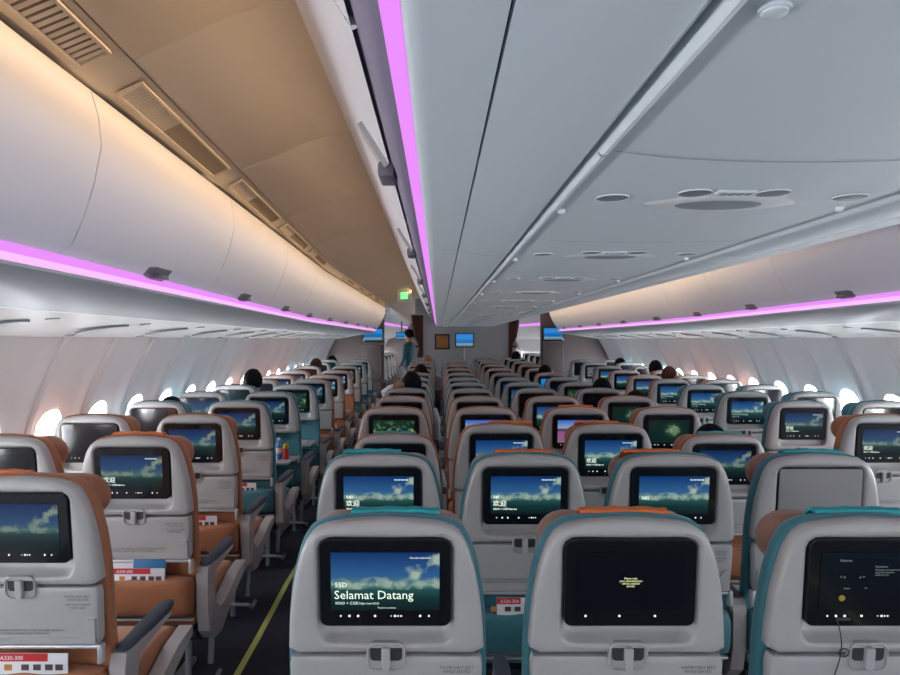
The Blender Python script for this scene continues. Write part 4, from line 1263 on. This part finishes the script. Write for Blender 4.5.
def hand_build(m, p, d, side):
    """palm at p pointing along +y, with four fingers and a thumb"""
    x, y, z = p
    ellipsoid(m, (x, y + 0.04, z), (0.040, 0.050, 0.018))
    for i, L in enumerate((0.062, 0.075, 0.070, 0.055)):
        fx_ = x - 0.030 + 0.020 * i
        m.tube([(fx_, y + 0.07, z), (fx_, y + 0.09 + L * .5, z - 0.004), (fx_, y + 0.08 + L * .9, z - 0.030)], [0.0105, 0.0095, 0.008], 8)
    m.tube([(x + side * 0.028, y + 0.015, z), (x + side * 0.055, y + 0.045, z - 0.006), (x + side * 0.055, y + 0.075, z - 0.012)], [0.012, 0.0115, 0.010], 8)

HZ = 1.165   # head centre height of a seated passenger above the cabin floor
def seated(m, raised=False):
    head_build(m, (0, 0.27, HZ))
    # torso leaning on the seat back
    rings = []
    for z, y, rx, ry in ((0.50, 0.33, 0.165, 0.115), (0.60, 0.31, 0.155, 0.11), (0.72, 0.29, 0.155, 0.11), (0.84, 0.27, 0.175, 0.115), (0.94, 0.255, 0.19, 0.105), (1.0, 0.25, 0.165, 0.085), (1.03, 0.25, 0.09, 0.06)):
        rings.append([(rx * math.cos(a), y + ry * math.sin(a), z) for a in [2 * PI * k / 20 for k in range(20)]])
    m.loft(rings)
    for s in (-1, 1):
        if raised and s < 0:
            limb(m, [(-0.175, 0.25, 0.965), (-0.225, 0.20, 1.06), (-0.235, 0.17, 1.12), (-0.19, 0.17, 1.155), (-0.14, 0.18, 1.175)], [0.056, 0.052, 0.046, 0.038, 0.028])
            ellipsoid(m, (-0.115, 0.185, 1.185), (0.042, 0.020, 0.036))
            for i in range(4): m.tube([(-0.10, 0.19, 1.205 - .016 * i), (-0.07, 0.20, 1.212 - .018 * i), (-0.045, 0.215, 1.205 - .018 * i)], [0.0105, 0.0095, 0.008], 8)
            m.tube([(-0.13, 0.18, 1.21), (-0.115, 0.185, 1.235), (-0.095, 0.19, 1.245)], [0.012, 0.011, 0.009], 8)
        else:
            limb(m, [(s * 0.175, 0.25, 0.965), (s * 0.215, 0.245, 0.84), (s * 0.225, 0.23, 0.715), (s * 0.225, 0.36, 0.705), (s * 0.215, 0.44, 0.70)], [0.056, 0.050, 0.042, 0.036, 0.027])
            hand_build(m, (s * 0.215, 0.44, 0.695), 0, -s)
        limb(m, [(s * 0.09, 0.36, 0.54), (s * 0.10, 0.60, 0.555), (s * 0.105, 0.74, 0.54)], [0.088, 0.075, 0.060])
        limb(m, [(s * 0.105, 0.74, 0.53), (s * 0.105, 0.76, 0.32), (s * 0.105, 0.74, 0.10)], [0.058, 0.052, 0.036])
        m.box(s * 0.105 - 0.042, s * 0.105 + 0.042, 0.69, 0.92, 0.015, 0.08, 0.02)
def seated_cls(p):
    if p.z > 1.015 and abs(p.x) < 0.11: return 0
    if p.y > 0.445 and 0.63 < p.z < 0.74 and abs(p.x) > 0.16: return 0
    if p.z < 0.66 and p.y > 0.28: return 2
    return 1
BODY = body_mesh('passenger_body', seated, ['skin', 'shirt_dark', 'shirt_dark'], seated_cls, 0.014)

BODY_UP = body_mesh('passenger_arm_up', lambda m: seated(m, True), ['skin', 'shirt_dark', 'shirt_dark'], lambda p: (1 if (p.z > 1.0 and p.x < -0.165 and p.y < .3) else seated_cls(p)) if not (p.z > 1.12 and p.x < -0.02 and p.x > -.165) else 0, 0.013)

def hair_mesh(name, full=1.0, bun=False):
    m = MB(); rings = []
    n, k = 26, 14
    for i in range(k + 1):
        th = (PI * 0.68) * i / k + 0.001
        ring = []
        for j in range(n):
            a = 2 * PI * j / n
            front = math.sin(a)            # +y is the face
            t = th * (1 - 0.42 * max(0, front) ** 1.2)
            rr = 1 + 0.035 * noise.noise(Vector((math.cos(a) * 2.1 * math.sin(t), math.sin(a) * 2.1 * math.sin(t), t * 2.3)) * 2) * full
            ring.append((0.089 * rr * math.sin(t) * math.cos(a), 0.27 - 0.002 + 0.108 * rr * math.sin(t) * math.sin(a), HZ + 0.023 + 0.116 * rr * math.cos(t)))
        rings.append(ring)
    for i in range(2):
        rings.append([(p[0] * (0.93 - .05 * i), 0.27 + (p[1] - 0.27) * (0.93 - .05 * i), p[2] + 0.006) for p in rings[-1]])
    m.loft(rings, False, False)
    if bun: ellipsoid(m, (0, 0.27 - 0.12, HZ + 0.02), (0.04, 0.035, 0.04))
    return m.mesh(name, 'hair_black', 1.2)
HAIR = hair_mesh('hair_short')
HAIRS = hair_mesh('hair_shaved', 0.2)

def passenger(px, Z, top_px, hair, label, shirt='shirt_dark', X=None, scale=1.0, hm='hair_black', tilt=0.0):
    """head centre seen at column px, depth Z, crown at row top_px"""
    x = (px - 438) * Z / 650 if X is None else X
    ztop = CZ + (340 - top_px) * Z / 650
    base = zf(Z)
    # crown of the model at HZ+0.139
    o = empty('person', (x, Z - 0.27, ztop - (HZ + 0.139)), label, 'person', 'seated passengers')
    b = put('body', BODY_UP if 'white sleeve beside' in label else BODY, o)
    b.material_slots[1].link = 'OBJECT'; b.material_slots[1].material = MAT[shirt]
    h = put('hair', hair, b, m=hm)
    o.rotation_euler.z = tilt
    return o

P = [(253, 6.22, 368.5, HAIR, 'person with black hair above a seat by the left windows', 'shirt_dark', 'hair_black'),
     (316, 9.54, 358, HAIRS, 'person with short reddish brown hair in the far left window column', 'shirt_dark', 'hair_brown'),
     (332, 11.2, 355.5, HAIR, 'person with black hair farthest forward by the left windows', 'shirt_dark', 'hair_black'),
     (171, 4.56, 396.0, HAIR, 'person whose hair just tops a teal seat by the left windows', 'shirt_dark', 'hair_black'),
     (412, 5.9, 371.5, HAIR, 'person with black hair and white sleeve beside the left aisle', 'shirt_white', 'hair_black'),
     (421, 8.39, 364.0, HAIR, 'person with black hair in front of the one with white sleeve', 'shirt_dark', 'hair_black'),
     (427, 10.88, 354.8, HAIRS, 'person with shaved brown head near the centre bulkhead', 'shirt_white', 'skin'),
     (602, 5.9, 377.5, HAIR, 'person with dark cap-like hair beside the right aisle', 'shirt_dark', 'hair_black'),
     (636, 5.07, 390.0, HAIR, 'person with black hair resting low beside the face screen', 'shirt_dark', 'hair_black'),
     (711, 3.41, 423.5, HAIR, 'nearest person, black hair just above an orange centre seat', 'shirt_dark', 'hair_black'),
     (545, 8.39, 364.5, HAIR, 'person with black hair midway along the right aisle', 'shirt_dark', 'hair_black'),
     (523, 10.88, 359.5, HAIR, 'person with black hair two rows beyond along the right aisle', 'shirt_dark', 'hair_black'),
     (516, 11.71, 351.0, HAIR, 'person with black hair nearest the right brown curtain', 'shirt_dark', 'hair_black'),
     (655.5, 8.71, 359.8, HAIR, 'person with black hair by the far right windows', 'shirt_dark', 'hair_black'),
     (669, 7.88, 366.0, HAIRS, 'person with brown short hair by the right windows', 'shirt_dark', 'hair_brown'),
     (620, 10.37, 357.6, HAIR, 'person with black hair farthest forward by the right windows', 'shirt_dark', 'hair_black')]
for px, Z, ty, h, lab, sh, hm in P:
    passenger(px, Z, ty, h, lab, sh, hm=hm)
passenger(411, 4.24, 420, HAIR, 'person in pale blue sleeve whose elbow shows between the centre seats', 'shirt_blue', X=-0.19)

# standing attendant in the far aisle
def standing(m):
    head_build(m, (0, 0.0, 1.56))
    rings = []
    for z, y, rx, ry in ((0.10, 0.0, 0.11, 0.10), (0.45, 0.0, 0.13, 0.115), (0.80, 0.0, 0.175, 0.13), (0.92, 0.0, 0.17, 0.12), (1.05, 0.0, 0.135, 0.10), (1.2, 0.0, 0.155, 0.105), (1.34, 0.0, 0.165, 0.10), (1.40, 0.0, 0.14, 0.08), (1.43, 0.0, 0.07, 0.05)):
        rings.append([(rx * math.cos(a), y + ry * math.sin(a), z) for a in [2 * PI * k / 20 for k in range(20)]])
    m.loft(rings)
    for s in (-1, 1):
        limb(m, [(s * 0.155, 0.0, 1.37), (s * 0.20, 0.01, 1.20), (s * 0.215, 0.02, 1.08), (s * 0.20, 0.09, 0.96), (s * 0.16, 0.16, 0.92)], [0.05, 0.045, 0.038, 0.032, 0.024])
        hand_build(m, (s * 0.15, 0.16, 0.92), 0, -s)
        limb(m, [(s * 0.06, 0, 0.2), (s * 0.06, 0, 0.05)], [0.045, 0.032])
        m.box(s * 0.06 - 0.035, s * 0.06 + 0.035, -0.05, 0.16, 0.0, 0.05, 0.015)
def st_cls(p):
    if p.z > 1.42: return 0
    if p.y > 0.17: return 0
    if p.z < 0.09: return 2
    return 1
SB = body_mesh('attendant_body', standing, ['skin', 'uniform_teal', 'shirt_dark'], st_cls, 0.013)
o = empty('person', (-0.605, 13.7, zf(13.7)), 'person standing in a teal uniform in the left aisle past the curtain', 'person', None, 1.15)
o.scale = (1.0, 1.0, 1.02)
b = put('body', SB, o)
hb = hair_mesh('hair_bun', 0.5, True)
put('hair', hb, b, (0, -0.27, 1.56 - HZ))
